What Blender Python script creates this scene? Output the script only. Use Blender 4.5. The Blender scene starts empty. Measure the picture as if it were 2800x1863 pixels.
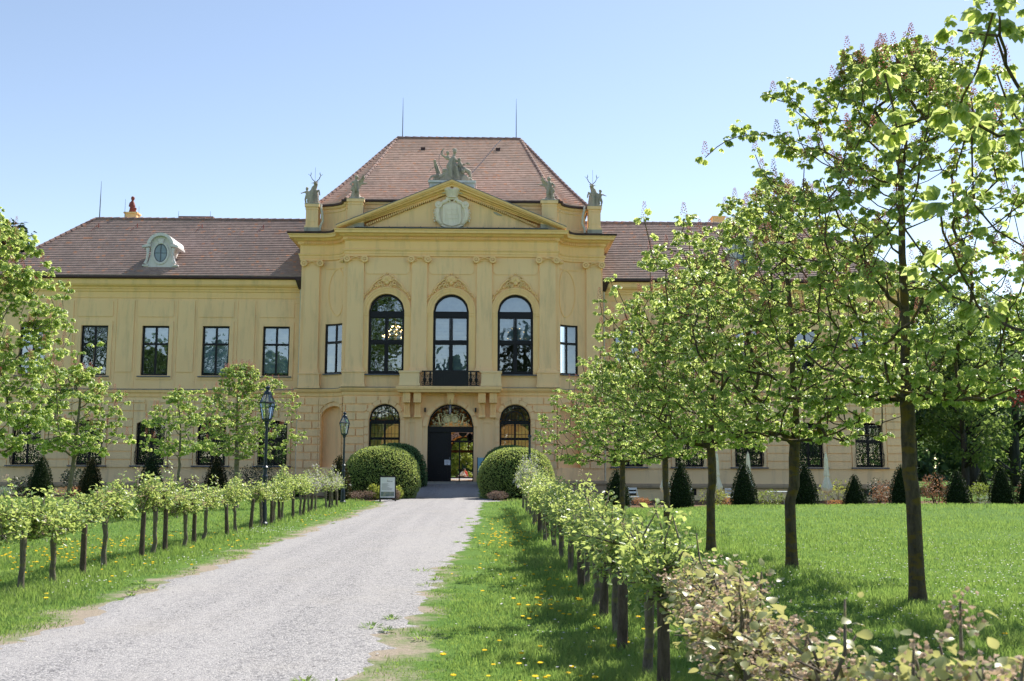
import bpy, math, random
import numpy as np
from mathutils import Matrix, Vector
R = math.radians
SC = bpy.context.scene
COL = SC.collection
PI = math.pi

# ------------------------------------------------------------------ helpers
def nz(v):
    v = np.asarray(v, float)
    return v / (np.linalg.norm(v, axis=-1, keepdims=True) + 1e-12)

def mesh_np(name, V, Fs, smooth=False):
    """V (n,3); Fs list of (m,k) int arrays."""
    me = bpy.data.meshes.new(name)
    V = np.asarray(V, np.float32)
    Fs = [np.asarray(f, np.int32) for f in Fs if len(f)]
    me.vertices.add(len(V)); me.vertices.foreach_set('co', V.ravel())
    idx = np.concatenate([f.ravel() for f in Fs])
    cnt = np.concatenate([np.full(len(f), f.shape[1], np.int32) for f in Fs])
    st = np.concatenate([[0], np.cumsum(cnt)[:-1]]).astype(np.int32)
    me.loops.add(len(idx)); me.loops.foreach_set('vertex_index', idx)
    me.polygons.add(len(cnt)); me.polygons.foreach_set('loop_start', st)
    if smooth: me.polygons.foreach_set('use_smooth', np.ones(len(cnt), bool))
    me.update(calc_edges=True)
    return me

def link(name, me, mat=None, parent=None, loc=None):
    o = bpy.data.objects.new(name, me); COL.objects.link(o)
    if mat is not None and me is not None and not me.materials: me.materials.append(mat)
    if parent is not None: o.parent = parent
    if loc is not None: o.location = loc
    return o

def tag(o, label=None, cat=None, group=None, kind=None):
    if label: o['label'] = label
    if cat: o['category'] = cat
    if group: o['group'] = group
    if kind: o['kind'] = kind
    return o

def thing(name, label, cat, loc=(0, 0, 0), group=None, rz=0):
    o = bpy.data.objects.new(name, None); COL.objects.link(o)
    o.location = loc; o.rotation_euler = (0, 0, rz); o.empty_display_size = .2
    return tag(o, label, cat, group)

def kids(o): return [c for c in bpy.data.objects if c.parent == o]
KID = {}
def dup(root, loc, label=None, rz=None, sc=None, tilt=(0, 0)):
    def rec(o, par):
        c = o.copy(); COL.objects.link(c)
        if par is not None: c.parent = par
        for ch in KID.setdefault(o.name, kids(o)): rec(ch, c)
        return c
    r = rec(root, None); r.location = loc
    if rz is not None: r.rotation_euler = (tilt[0], tilt[1], rz)
    if sc is not None: r.scale = sc if hasattr(sc, '__len__') else (sc, sc, sc)
    if label: r['label'] = label
    return r

class MB:
    def __init__(s): s.v = []; s.f = []
    def add(s, vs, fs):
        b = len(s.v); s.v += [tuple(p) for p in vs]; s.f += [tuple(b + i for i in f) for f in fs]
    def hexa(s, p): s.add(p, [(0, 3, 2, 1), (4, 5, 6, 7), (0, 1, 5, 4), (1, 2, 6, 5), (2, 3, 7, 6), (3, 0, 4, 7)])
    def box(s, x0, x1, y0, y1, z0, z1):
        s.hexa([(x0, y0, z0), (x1, y0, z0), (x1, y1, z0), (x0, y1, z0), (x0, y0, z1), (x1, y0, z1), (x1, y1, z1), (x0, y1, z1)])
    def taper(s, cx, cy, z0, z1, w0, d0, w1, d1):
        s.hexa([(cx - w0, cy - d0, z0), (cx + w0, cy - d0, z0), (cx + w0, cy + d0, z0), (cx - w0, cy + d0, z0),
                (cx - w1, cy - d1, z1), (cx + w1, cy - d1, z1), (cx + w1, cy + d1, z1), (cx - w1, cy + d1, z1)])
    def prism_y(s, poly, y0, y1):      # poly (x,z)
        n = len(poly)
        s.add([(x, y0, z) for x, z in poly] + [(x, y1, z) for x, z in poly],
              [tuple(range(n)), tuple(range(2 * n - 1, n - 1, -1))] + [(i, i + n, (i + 1) % n + n, (i + 1) % n) for i in range(n)])
    def lathe(s, prof, cx=0, cy=0, n=16, z=0, cap=True):
        vs = [(cx + r * math.cos(2 * PI * k / n), cy + r * math.sin(2 * PI * k / n), z + h) for r, h in prof for k in range(n)]
        fs = [(i * n + k, i * n + (k + 1) % n, (i + 1) * n + (k + 1) % n, (i + 1) * n + k) for i in range(len(prof) - 1) for k in range(n)]
        if cap: fs += [tuple(range(n))[::-1], tuple((len(prof) - 1) * n + k for k in range(n))]
        s.add(vs, fs)
    def tube(s, pts, rad, n=6, cap=True):
        pts = np.asarray(pts, float); m = len(pts)
        rad = np.full(m, rad, float) if np.isscalar(rad) else np.asarray(rad, float)
        T = nz(np.gradient(pts, axis=0)); ref = np.array([0, 0, 1.]) if abs(T[0][2]) < .9 else np.array([1., 0, 0])
        vs = []
        for i in range(m):
            a = nz(np.cross(T[i], ref)); b = np.cross(T[i], a); ref = nz(ref - T[i] * np.dot(ref, T[i])) if np.linalg.norm(ref - T[i] * np.dot(ref, T[i])) > .05 else b
            for k in range(n):
                t = 2 * PI * k / n; vs.append(pts[i] + rad[i] * (a * math.cos(t) + b * math.sin(t)))
        fs = [(i * n + k, i * n + (k + 1) % n, (i + 1) * n + (k + 1) % n, (i + 1) * n + k) for i in range(m - 1) for k in range(n)]
        if cap: fs += [tuple(range(n))[::-1], tuple((m - 1) * n + k for k in range(n))]
        s.add(vs, fs)
    def ball(s, c, r, n=8, m=6, sc=(1, 1, 1)):
        vs = [(c[0], c[1], c[2] - r * sc[2])]
        for i in range(1, m):
            p = -PI / 2 + PI * i / m
            vs += [(c[0] + sc[0] * r * math.cos(p) * math.cos(2 * PI * k / n), c[1] + sc[1] * r * math.cos(p) * math.sin(2 * PI * k / n), c[2] + sc[2] * r * math.sin(p)) for k in range(n)]
        vs.append((c[0], c[1], c[2] + r * sc[2])); L = len(vs) - 1
        fs = [(0, 1 + (k + 1) % n, 1 + k) for k in range(n)] + [(L, L - n + k, L - n + (k + 1) % n) for k in range(n)]
        fs += [(1 + i * n + k, 1 + i * n + (k + 1) % n, 1 + (i + 1) * n + (k + 1) % n, 1 + (i + 1) * n + k) for i in range(m - 2) for k in range(n)]
        s.add(vs, fs)
    def capsule(s, p0, p1, r0, r1):
        s.tube([p0, p1], [r0, r1], 8); s.ball(p0, r0); s.ball(p1, r1)
    # ---- pieces on a mapped wall surface mapf(s, z, depth)
    def mbox(s, mp, a, b, z0, z1, d0, d1, n=1):
        for i in range(n):
            u, w = a + (b - a) * i / n, a + (b - a) * (i + 1) / n
            s.hexa([mp(u, z0, d0), mp(w, z0, d0), mp(w, z0, d1), mp(u, z0, d1), mp(u, z1, d0), mp(w, z1, d0), mp(w, z1, d1), mp(u, z1, d1)])
    def ring(s, mp, c, zc, r0, r1, a0, a1, d0, d1, n=20, ez=1.0):
        def q(r, t, d): return mp(c + r * math.cos(t), zc + r * math.sin(t) * ez, d)
        for i in range(n):
            t, u = a0 + (a1 - a0) * i / n, a0 + (a1 - a0) * (i + 1) / n
            s.hexa([q(r0, t, d0), q(r1, t, d0), q(r1, t, d1), q(r0, t, d1), q(r0, u, d0), q(r1, u, d0), q(r1, u, d1), q(r0, u, d1)])
    def panel(s, mp, a, b, lo, hi, d, n=1):
        hi = hi if callable(hi) else (lambda q, h=hi: h)
        for i in range(n):
            u, w = a + (b - a) * i / n, a + (b - a) * (i + 1) / n
            s.add([mp(u, lo, d), mp(w, lo, d), mp(w, hi(w), d), mp(u, hi(u), d)], [(0, 1, 2, 3)])
    def wall(s, mp, a, b, z0, z1, holes=(), n=1, th=None, dd=0.0, reveal=True):
        """wall strip with openings (a,b,lo,hi,depth); with th: a slab standing th proud."""
        br = set(np.round(np.linspace(a, b, n + 1), 5))
        for h in holes:
            k = 18 if callable(h[3]) else 1
            for q in np.linspace(h[0], h[1], k + 1):
                if a < q < b: br.add(round(float(q), 5))
        br = sorted(br)
        for u, w in zip(br[:-1], br[1:]):
            if w - u < 1e-4: continue
            m = (u + w) / 2; iv = [[(z0, z0), (z1, z1)]]
            hs = sorted([h for h in holes if h[0] - 1e-4 <= m <= h[1] + 1e-4], key=lambda h: h[2])
            out = []; cur = (z0, z0)
            for h in hs:
                hi = h[3] if callable(h[3]) else (lambda q, t=h[3]: t)
                lo = h[2]
                hu, hw = hi(u), hi(w)
                if lo > max(cur): out.append((cur, (min(lo, z1), min(lo, z1))))
                cur = (max(cur[0], hu), max(cur[1], hw))
            if min(cur) < z1: out.append((cur, (z1, z1)))
            for (l, t) in out:
                l = (min(l[0], z1), min(l[1], z1))
                if t[0] - l[0] < 1e-4 and t[1] - l[1] < 1e-4: continue
                if t[0] <= z0 + 1e-5: continue
                if th is None:
                    s.add([mp(u, l[0], dd), mp(w, l[1], dd), mp(w, t[1], dd), mp(u, t[0], dd)], [(0, 1, 2, 3)])
                else:
                    s.hexa([mp(u, l[0], -th), mp(w, l[1], -th), mp(w, l[1], .0), mp(u, l[0], .0), mp(u, t[0], -th), mp(w, t[1], -th), mp(w, t[1], 0.), mp(u, t[0], 0.)])
        if th is None and reveal:
            for h in holes:
                ha, hb, lo, hi, dep = h[:5]
                hf = hi if callable(hi) else (lambda q, t=hi: t)
                qs = np.linspace(ha, hb, 19 if callable(hi) else max(2, n))
                for u, w in zip(qs[:-1], qs[1:]):
                    s.add([mp(u, hf(u), dd), mp(w, hf(w), dd), mp(w, hf(w), dep), mp(u, hf(u), dep)], [(0, 1, 2, 3)])
                    s.add([mp(u, lo, dd), mp(w, lo, dd), mp(w, lo, dep), mp(u, lo, dep)], [(0, 1, 2, 3)])
                for q in (ha, hb): s.add([mp(q, lo, dd), mp(q, hf(q), dd), mp(q, hf(q), dep), mp(q, lo, dep)], [(0, 1, 2, 3)])
    def sweep(s, path, prof, closed=False):
        """path (x,y) walked so that outward is to its right; prof (d,z)."""
        P = np.asarray(path, float); m = len(P); offs = []
        for i in range(m):
            t0 = nz(P[i] - P[i - 1]) if i > 0 else None; t1 = nz(P[i + 1] - P[i]) if i < m - 1 else None
            if t0 is None: t0 = t1
            if t1 is None: t1 = t0
            n0 = np.array([t0[1], -t0[0]]); n1 = np.array([t1[1], -t1[0]])
            mi = n0 + n1; mi = mi / max(.3, np.dot(mi, n0)); offs.append(mi)
        k = len(prof)
        vs = [(P[i][0] + offs[i][0] * d, P[i][1] + offs[i][1] * d, z) for i in range(m) for d, z in prof]
        fs = [(i * k + j, (i + 1) * k + j, (i + 1) * k + j + 1, i * k + j + 1) for i in range(m - 1) for j in range(k - 1)]
        fs += [tuple(range(k)), tuple((m - 1) * k + j for j in range(k))[::-1]]
        s.add(vs, fs)
    def build(s, name, mat, parent=None, smooth=False, loc=None, bevel=0):
        me = bpy.data.meshes.new(name); me.from_pydata([tuple(map(float, p)) for p in s.v], [], s.f); me.update()
        if smooth: me.polygons.foreach_set('use_smooth', [True] * len(me.polygons))
        o = link(name, me, mat, parent, loc)
        if bevel:
            b = o.modifiers.new('Bevel', 'BEVEL'); b.width = bevel; b.segments = 2; b.limit_method = 'ANGLE'
        return o

# ------------------------------------------------------------------ materials
class NT:
    def __init__(s, name):
        s.m = bpy.data.materials.new(name); s.m.use_nodes = True; s.t = s.m.node_tree; s.t.nodes.clear()
        s.out = s.n('ShaderNodeOutputMaterial')
    def n(s, ty, inp=None, **kw):
        x = s.t.nodes.new(ty)
        for k, v in kw.items(): setattr(x, k, v)
        if inp:
            for k, v in inp.items(): s.set(x, k, v)
        return x
    def set(s, x, k, v):
        if isinstance(v, tuple) and len(v) == 2 and hasattr(v[0], 'outputs'): s.t.links.new(v[0].outputs[v[1]], x.inputs[k])
        elif hasattr(v, 'outputs'): s.t.links.new(v.outputs[0], x.inputs[k])
        else:
            if isinstance(v, tuple) and len(v) == 3 and x.inputs[k].type == 'RGBA': v = v + (1,)
            x.inputs[k].default_value = v
    def coord(s, kind='Object'): return (s.n('ShaderNodeTexCoord'), kind)
    def noise(s, vec, scale, det=4, rough=.6): return s.n('ShaderNodeTexNoise', {'Vector': vec, 'Scale': scale, 'Detail': float(det), 'Roughness': rough})
    def scale(s, vec, v): return s.n('ShaderNodeVectorMath', {0: vec, 1: v}, operation='MULTIPLY')
    def ramp(s, fac, stops):
        r = s.n('ShaderNodeValToRGB'); s.set(r, 'Fac', fac); e = r.color_ramp.elements
        while len(e) < len(stops): e.new(.5)
        for i, (p, c) in enumerate(stops): e[i].position = p; e[i].color = (c + (1,)) if isinstance(c, tuple) else (c, c, c, 1)
        return r
    def mix(s, fac, a, b, mode='MIX'):
        x = s.n('ShaderNodeMix', data_type='RGBA', blend_type=mode)
        s.set(x, 0, fac); s.set(x, 6, a); s.set(x, 7, b); return (x, 2)
    def math(s, op, a, b=0.0, c=0.0, clamp=False):
        x = s.n('ShaderNodeMath', operation=op, use_clamp=clamp); s.set(x, 0, a); s.set(x, 1, b); s.set(x, 2, c); return x
    def bump(s, h, st=.3, dist=.02): return s.n('ShaderNodeBump', {'Height': h, 'Strength': st, 'Distance': dist})
    def pbr(s, col, rough=.7, **kw):
        p = s.n('ShaderNodeBsdfPrincipled', {'Base Color': col, 'Roughness': rough})
        for k, v in kw.items(): s.set(p, k.replace('_', ' '), v)
        return p
    def done(s, sh): s.t.links.new(sh.outputs[0], s.out.inputs[0]); return s.m

def plaster(name, a, b, stain=(.20, .17, .12), sf=.5, bumpy=.15):
    t = NT(name); c = t.coord()
    n1 = t.noise(c, .55, 5); n2 = t.noise(c, 7, 5, .7); n3 = t.noise(t.scale(c, (2.5, 2.5, .35)), 1.0, 5, .65)
    col = t.mix(t.ramp(n1, [(.3, 0.), (.7, 1.)]), a, b)
    col = t.mix(t.math('MULTIPLY', t.ramp(n3, [(.5, 0.), (.74, 1.)]), sf), col, stain)
    col = t.mix(t.math('MULTIPLY', n2, .16), col, (.85, .78, .6), 'OVERLAY')
    return t.done(t.pbr(col, .82, Normal=t.bump(t.noise(c, 18, 6, .7), bumpy, .02)))

def simple(name, col, rough=.6, var=.25, sc=6., metal=0., bump=.1, spec=.5):
    t = NT(name); c = t.coord(); n = t.noise(c, sc, 5, .65)
    dk = tuple(x * (1 - var) for x in col); lt = tuple(min(1, x * (1 + var)) for x in col)
    k = t.mix(t.ramp(n, [(.3, 0.), (.7, 1.)]), dk, lt)
    return t.done(t.pbr(k, rough, Metallic=metal, Specular_IOR_Level=spec, Normal=t.bump(t.noise(c, sc * 6, 4), bump, .01)))

def leafmat(name, top, top2, trans, tf=.45, rough=.42, spec=.5):
    t = NT(name); g = t.n('ShaderNodeNewGeometry')
    col = t.mix((g, 'Random Per Island'), top, top2)
    tr = t.mix((g, 'Random Per Island'), trans, tuple(x * .72 for x in trans))
    p = t.pbr(col, rough, Specular_IOR_Level=spec)
    q = t.n('ShaderNodeBsdfTranslucent', {'Color': tr})
    return t.done(t.n('ShaderNodeMixShader', {0: tf, 1: p, 2: q}))

def barkmat(name, a, b, moss=None, sc=14.):
    t = NT(name); c = t.coord(); v = t.scale(c, (1, 1, .28)); n = t.noise(v, sc, 6, .7)
    col = t.mix(t.ramp(n, [(.35, 0.), (.65, 1.)]), a, b)
    if moss:
        m = t.noise(t.scale(c, (1, 1, 2.2)), 4.5, 4, .6); col = t.mix(t.math('MULTIPLY', t.ramp(m, [(.5, 0.), (.6, 1.)]), .85), col, moss)
    return t.done(t.pbr(col, .9, Specular_IOR_Level=.2, Normal=t.bump(n, .8, .03)))

M = {}
M['wall'] = plaster('ochre_plaster', (.93, .615, .335), (.95, .655, .37), (.46, .36, .23), .5)
M['trim'] = plaster('ochre_trim', (.94, .605, .285), (.96, .645, .32), (.40, .31, .19), .35)
M['wallpale'] = plaster('pale_plaster', (.89, .635, .36), (.91, .675, .395), (.42, .34, .25), .55)
M['orange'] = plaster('orange_plaster', (.93, .46, .11), (.95, .52, .15), (.7, .4, .15), .2)
M['plinth'] = plaster('plinth_stone', (.36, .27, .18), (.44, .34, .22), (.17, .15, .12), .7, .3)
M['greystone'] = plaster('grey_stone', (.35, .33, .29), (.45, .43, .38), (.12, .12, .11), .7, .4)
M['statue'] = plaster('statue_stone', (.34, .30, .255), (.46, .41, .35), (.07, .066, .06), .9, .5)
M['arms'] = plaster('pale_stone', (.80, .70, .60), (.86, .76, .66), (.35, .34, .28), .5, .3)
M['dormer'] = plaster('dormer_paint', (.64, .62, .64), (.72, .70, .72), (.30, .33, .34), .6, .3)
M['gutter'] = simple('dark_sheet_metal', (.045, .022, .024), .45, .3, 3, .3)
M['flash'] = simple('lead_flashing', (.17, .19, .23), .5, .3, 4, .4)
M['frame'] = simple('black_window_paint', (.0035, .004, .008), .4, .3, 5, 0, .03, .3)
M['iron'] = simple('wrought_iron', (.010, .011, .014), .45, .3, 10, .3)
M['lamp'] = simple('lamp_paint', (.022, .035, .05), .38, .35, 8, .3)
M['gold'] = simple('gilding', (.86, .72, .40), .5, .25, 12, .1)
M['white'] = simple('white_paper', (.75, .76, .78), .7, .05, 4)
M['rod'] = simple('steel_rod', (.10, .11, .13), .4, .3, 3, .5)
M['sill'] = simple('sill_metal', (.10, .115, .16), .5, .25, 4, .3)
M['pipe'] = simple('pale_downpipe', (.58, .55, .46), .5, .15, 4)
M['red'] = simple('red_clay', (.24, .05, .04), .7, .3, 9)
M['chair'] = simple('pale_blue_paint', (.5, .6, .66), .5, .1, 5)
M['umbrella'] = simple('cream_canvas', (.86, .80, .64), .85, .12, 6)
M['skin'] = simple('skin', (.55, .33, .23), .6, .1, 8)
M['shirtw'] = simple('white_cotton', (.72, .70, .74), .85, .1, 8)
M['shirtr'] = simple('red_cotton', (.62, .06, .04), .85, .15, 8)
M['darkcloth'] = simple('dark_cloth', (.03, .022, .03), .9, .3, 8)
M['soil'] = simple('garden_soil', (.13, .085, .055), .95, .45, 9, 0, .6, .1)
M['stake'] = barkmat('stake_wood', (.065, .05, .038), (.15, .12, .095), None, 20)
M['ftrunk'] = barkmat('fruit_bark', (.10, .085, .068), (.24, .21, .175), (.2, .19, .08), 22)
M['bark'] = barkmat('chestnut_bark', (.055, .045, .032), (.13, .105, .075), (.16, .115, .025), 16)
M['bark2'] = barkmat('young_bark', (.14, .12, .09), (.26, .23, .18), (.14, .14, .06), 16)
M['woodbark'] = barkmat('forest_bark', (.03, .035, .04), (.075, .08, .08), None, 4)
M['leaf'] = leafmat('chestnut_leaf', (.13, .235, .075), (.20, .31, .095), (.80, .92, .30), .55, .4, .5)
M['leafp'] = leafmat('fruit_leaf', (.10, .195, .06), (.19, .29, .09), (.70, .82, .24), .50, .35, .6)
M['leafq'] = leafmat('quince_leaf', (.22, .27, .12), (.42, .42, .22), (.72, .70, .26), .42, .38, .6)
M['blossom'] = leafmat('dry_blossom', (.50, .36, .26), (.74, .58, .45), (.66, .5, .36), .3, .8, .2)
M['wblossom'] = leafmat('white_blossom', (.72, .70, .72), (.82, .78, .8), (.8, .76, .78), .35, .8, .2)
M['spike'] = leafmat('chestnut_spike', (.30, .10, .085), (.40, .17, .13), (.45, .17, .12), .3, .8, .2)
M['yew'] = leafmat('yew', (.012, .028, .012), (.030, .050, .018), (.03, .05, .01), .2, .6, .25)
M['yewb'] = leafmat('yew_browned', (.025, .032, .012), (.085, .060, .022), (.06, .05, .01), .2, .6, .25)
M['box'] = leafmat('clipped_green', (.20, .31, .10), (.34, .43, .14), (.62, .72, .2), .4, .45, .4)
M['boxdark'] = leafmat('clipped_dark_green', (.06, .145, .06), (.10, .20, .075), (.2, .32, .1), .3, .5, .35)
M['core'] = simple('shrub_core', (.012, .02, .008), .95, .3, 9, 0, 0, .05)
M['wood_leaf'] = leafmat('forest_leaf', (.06, .12, .05), (.11, .18, .06), (.36, .5, .12), .45, .6, .2)
M['wood_hazed'] = leafmat('hazed_forest_leaf', (.05, .10, .065), (.085, .145, .085), (.24, .36, .14), .42, .7, .2)  # lightened and blued: distance haze is mixed into the leaf colour
M['pine'] = leafmat('pine_needles', (.018, .04, .028), (.035, .06, .04), (.04, .08, .03), .2, .6, .2)
M['copper'] = leafmat('copper_leaf', (.075, .022, .024), (.115, .036, .03), (.26, .06, .045), .4, .5, .3)
M['shrubr'] = leafmat('bronze_leaf', (.16, .09, .06), (.26, .17, .10), (.4, .2, .1), .35, .6, .3)
M['shrubg'] = leafmat('shrub_leaf', (.07, .13, .03), (.14, .2, .05), (.35, .45, .08), .4, .5, .3)
M['shruby'] = leafmat('yellow_shrub_leaf', (.2, .26, .05), (.3, .36, .08), (.5, .55, .1), .4, .5, .3)
M['shrubd'] = leafmat('dark_shrub_leaf', (.015, .035, .022), (.03, .055, .03), (.04, .08, .03), .2, .4, .5)
M['shrubs'] = leafmat('silver_leaf', (.22, .3, .24), (.34, .42, .33), (.3, .4, .25), .3, .7, .2)
M['lavender'] = leafmat('dry_lavender', (.22, .16, .13), (.32, .24, .2), (.3, .2, .15), .2, .9, .1)
M['purple'] = leafmat('purple_flower', (.25, .06, .3), (.4, .12, .42), (.4, .1, .4), .3, .8, .2)
M['orangeplant'] = leafmat('orange_plant', (.45, .2, .09), (.6, .32, .17), (.6, .3, .12), .35, .8, .2)
M['grass'] = leafmat('grass_blade', (.085, .17, .04), (.145, .245, .058), (.36, .54, .11), .45, .5, .3)
def grassmat():
    t = NT('grass_blade'); g = t.n('ShaderNodeNewGeometry'); c = t.coord()
    n = t.noise(c, .55, 4, .6); n2 = t.noise(c, 2.4, 4, .6)
    a = t.mix((g, 'Random Per Island'), (.085, .17, .04), (.145, .245, .058))
    n3 = t.noise(t.scale(c, (.6, 1.6, 1)), .8, 5, .7); a = t.mix(t.ramp(n, [(.38, 0.), (.62, .85)]), a, (.21, .235, .10)); a = t.mix(t.ramp(n2, [(.45, 0.), (.7, .9)]), a, (.05, .125, .04)); a = t.mix(t.ramp(n3, [(.52, 0.), (.7, .8)]), a, (.055, .12, .035))
    q = t.n('ShaderNodeBsdfTranslucent', {'Color': t.mix(t.ramp(n2, [(.4, 0.), (.7, 1.)]), (.40, .56, .13), (.28, .46, .10))})
    return t.done(t.n('ShaderNodeMixShader', {0: .45, 1: t.pbr(a, .5, Specular_IOR_Level=.3), 2: q}))
M['grass'] = grassmat()
M['dand'] = leafmat('dandelion_petal', (.85, .58, .02), (.9, .66, .03), (.85, .6, .03), .25, .8, .2)
M['daisy'] = leafmat('daisy_petal', (.75, .74, .76), (.85, .84, .85), (.8, .8, .8), .25, .8, .2)

def tiles(name, a, b, c3, dark, course=.21):
    t = NT(name); c = t.coord(); sx = t.n('ShaderNodeSeparateXYZ', {0: c})
    row = t.math('FLOOR', t.math('DIVIDE', (sx, 2), course * .66))
    fx = t.math('FLOOR', t.math('ADD', t.math('DIVIDE', (sx, 0), .19), t.math('MULTIPLY', row, .5)))
    fy = t.math('FLOOR', t.math('DIVIDE', (sx, 1), .9))
    w = t.n('ShaderNodeTexWhiteNoise', {'Vector': t.n('ShaderNodeCombineXYZ', {0: fx, 1: fy, 2: row})}, noise_dimensions='3D')
    n = t.noise(c, .45, 5, .7); n2 = t.noise(t.scale(c, (.5, 1, 1)), 2.2, 5, .7)
    col = t.mix((w, 0), a, b)
    col = t.mix(t.ramp((w, 0), [(.93, 0.), (.97, .8)]), col, c3)
    col = t.mix(t.math('MULTIPLY', t.ramp(n, [(.42, 0.), (.72, 1.)]), .7), col, dark)
    col = t.mix(t.math('MULTIPLY', t.ramp(n2, [(.56, 0.), (.75, 1.)]), .6), col, tuple(x * .6 for x in dark))
    return t.done(t.pbr(col, .8, Specular_IOR_Level=.3, Normal=t.bump(t.noise(c, 12, 5, .7), .4, .03)))
M['tile'] = tiles('pavilion_tiles', (.56, .35, .28), (.70, .48, .40), (.72, .34, .2), (.42, .31, .27))
M['tilew'] = tiles('wing_tiles', (.29, .205, .185), (.385, .28, .255), (.56, .25, .14), (.21, .17, .165))
M['ridge'] = tiles('ridge_tiles', (.20, .13, .115), (.30, .19, .165), (.5, .24, .16), (.15, .11, .11))

def glassmat(name, refl=.16, tint=(.75, .85, .9), wav=.012):
    t = NT(name); c = t.coord()
    b = t.bump(t.noise(c, 1.1, 2), wav, 1.)
    fr = t.n('ShaderNodeFresnel', {'IOR': 1.5})
    f = t.math('ADD', t.math('MULTIPLY', fr, 1.0 - refl), refl - .03, clamp=True)
    g = t.n('ShaderNodeBsdfGlossy', {'Color': (.9, .95, 1.), 'Roughness': .01, 'Normal': b})
    tr = t.n('ShaderNodeBsdfTransparent', {'Color': tint})
    return t.done(t.n('ShaderNodeMixShader', {0: f, 1: tr, 2: g}))
M['glass'] = glassmat('window_glass', .24)
M['lampglass'] = glassmat('lantern_glass', .18, (.92, .94, .95), .02)
M['blind'] = simple('roller_blind', (.30, .36, .44), .9, .12, 3, 0, 0, .1)
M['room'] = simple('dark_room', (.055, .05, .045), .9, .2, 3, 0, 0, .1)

def emit(name, col, st):
    t = NT(name); return t.done(t.n('ShaderNodeEmission', {'Color': col + (1,), 'Strength': st}))
M['bulb'] = emit('lit_bulb', (1., .62, .25), 7.)

def groundmat():
    t = NT('lawn_soil'); c = t.coord(); s = t.n('ShaderNodeSeparateXYZ', {0: c})
    n = t.noise(c, .35, 5, .65); n2 = t.noise(c, 3.0, 6, .7); n3 = t.noise(c, 1.3, 5, .7); n4 = t.noise(c, 26, 4, .7)
    col = t.mix(t.ramp(n, [(.35, 0.), (.65, 1.)]), (.085, .175, .035), (.14, .23, .05))
    col = t.mix(t.ramp(n2, [(.35, 0.), (.7, 1.)]), col, (.07, .14, .028))
    # worn sandy fringe beside the gravel
    e = t.math('ABSOLUTE', t.math('ADD', (s, 0), .30))
    k = t.math('ADD', t.math('SUBTRACT', 2.12, e), t.math('MULTIPLY', t.math('SUBTRACT', n3, .5), 2.6))
    k = t.math('ADD', t.math('MULTIPLY', k, 2.2), 0., clamp=True)
    col = t.mix(k, col, t.mix(n4, (.24, .20, .155), (.36, .315, .26)))
    return t.done(t.pbr(col, .95, Specular_IOR_Level=.1, Normal=t.bump(n4, .7, .04)))
M['ground'] = groundmat()

def gravelmat():
    t = NT('pale_gravel'); c = t.coord()
    v = t.n('ShaderNodeTexVoronoi', {'Vector': c, 'Scale': 78.}); v2 = t.n('ShaderNodeTexVoronoi', {'Vector': c, 'Scale': 30.})
    w = t.n('ShaderNodeTexWhiteNoise', {'Vector': (v, 'Color')}); w2 = t.n('ShaderNodeTexWhiteNoise', {'Vector': (v2, 'Color')})
    n = t.noise(c, .6, 5, .6); n2 = t.noise(c, 5, 5, .75)
    col = t.ramp((w, 0), [(0., (.10, .10, .112)), (.25, (.20, .199, .212)), (.7, (.315, .308, .315)), (1., (.46, .45, .455))])
    col = t.mix(t.math('MULTIPLY', t.ramp((w2, 0), [(.86, 0.), (.92, 1.)]), .6), col, (.10, .10, .11))
    col = t.mix(t.math('MULTIPLY', t.ramp(n2, [(.45, 0.), (.72, 1.)]), .5), col, (.34, .33, .333))
    col = t.mix(t.math('MULTIPLY', t.ramp(n, [(.5, 0.), (.75, 1.)]), .5), col, (.33, .312, .295))
    tr = t.n('ShaderNodeTexNoise', {'Vector': t.scale(c, (1.6, .07, 1)), 'Scale': 1.0, 'Detail': 3.})
    col = t.mix(t.math('MULTIPLY', t.ramp(tr, [(.40, 0.), (.62, 1.)]), .38), col, (.37, .36, .365))
    h = t.math('ADD', t.math('MULTIPLY', (w, 0), .6), t.math('SUBTRACT', 1., (v, 'Distance')))
    return t.done(t.pbr(col, .9, Specular_IOR_Level=.25, Normal=t.bump(h, .55, .012)))
M['gravel'] = gravelmat()

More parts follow.
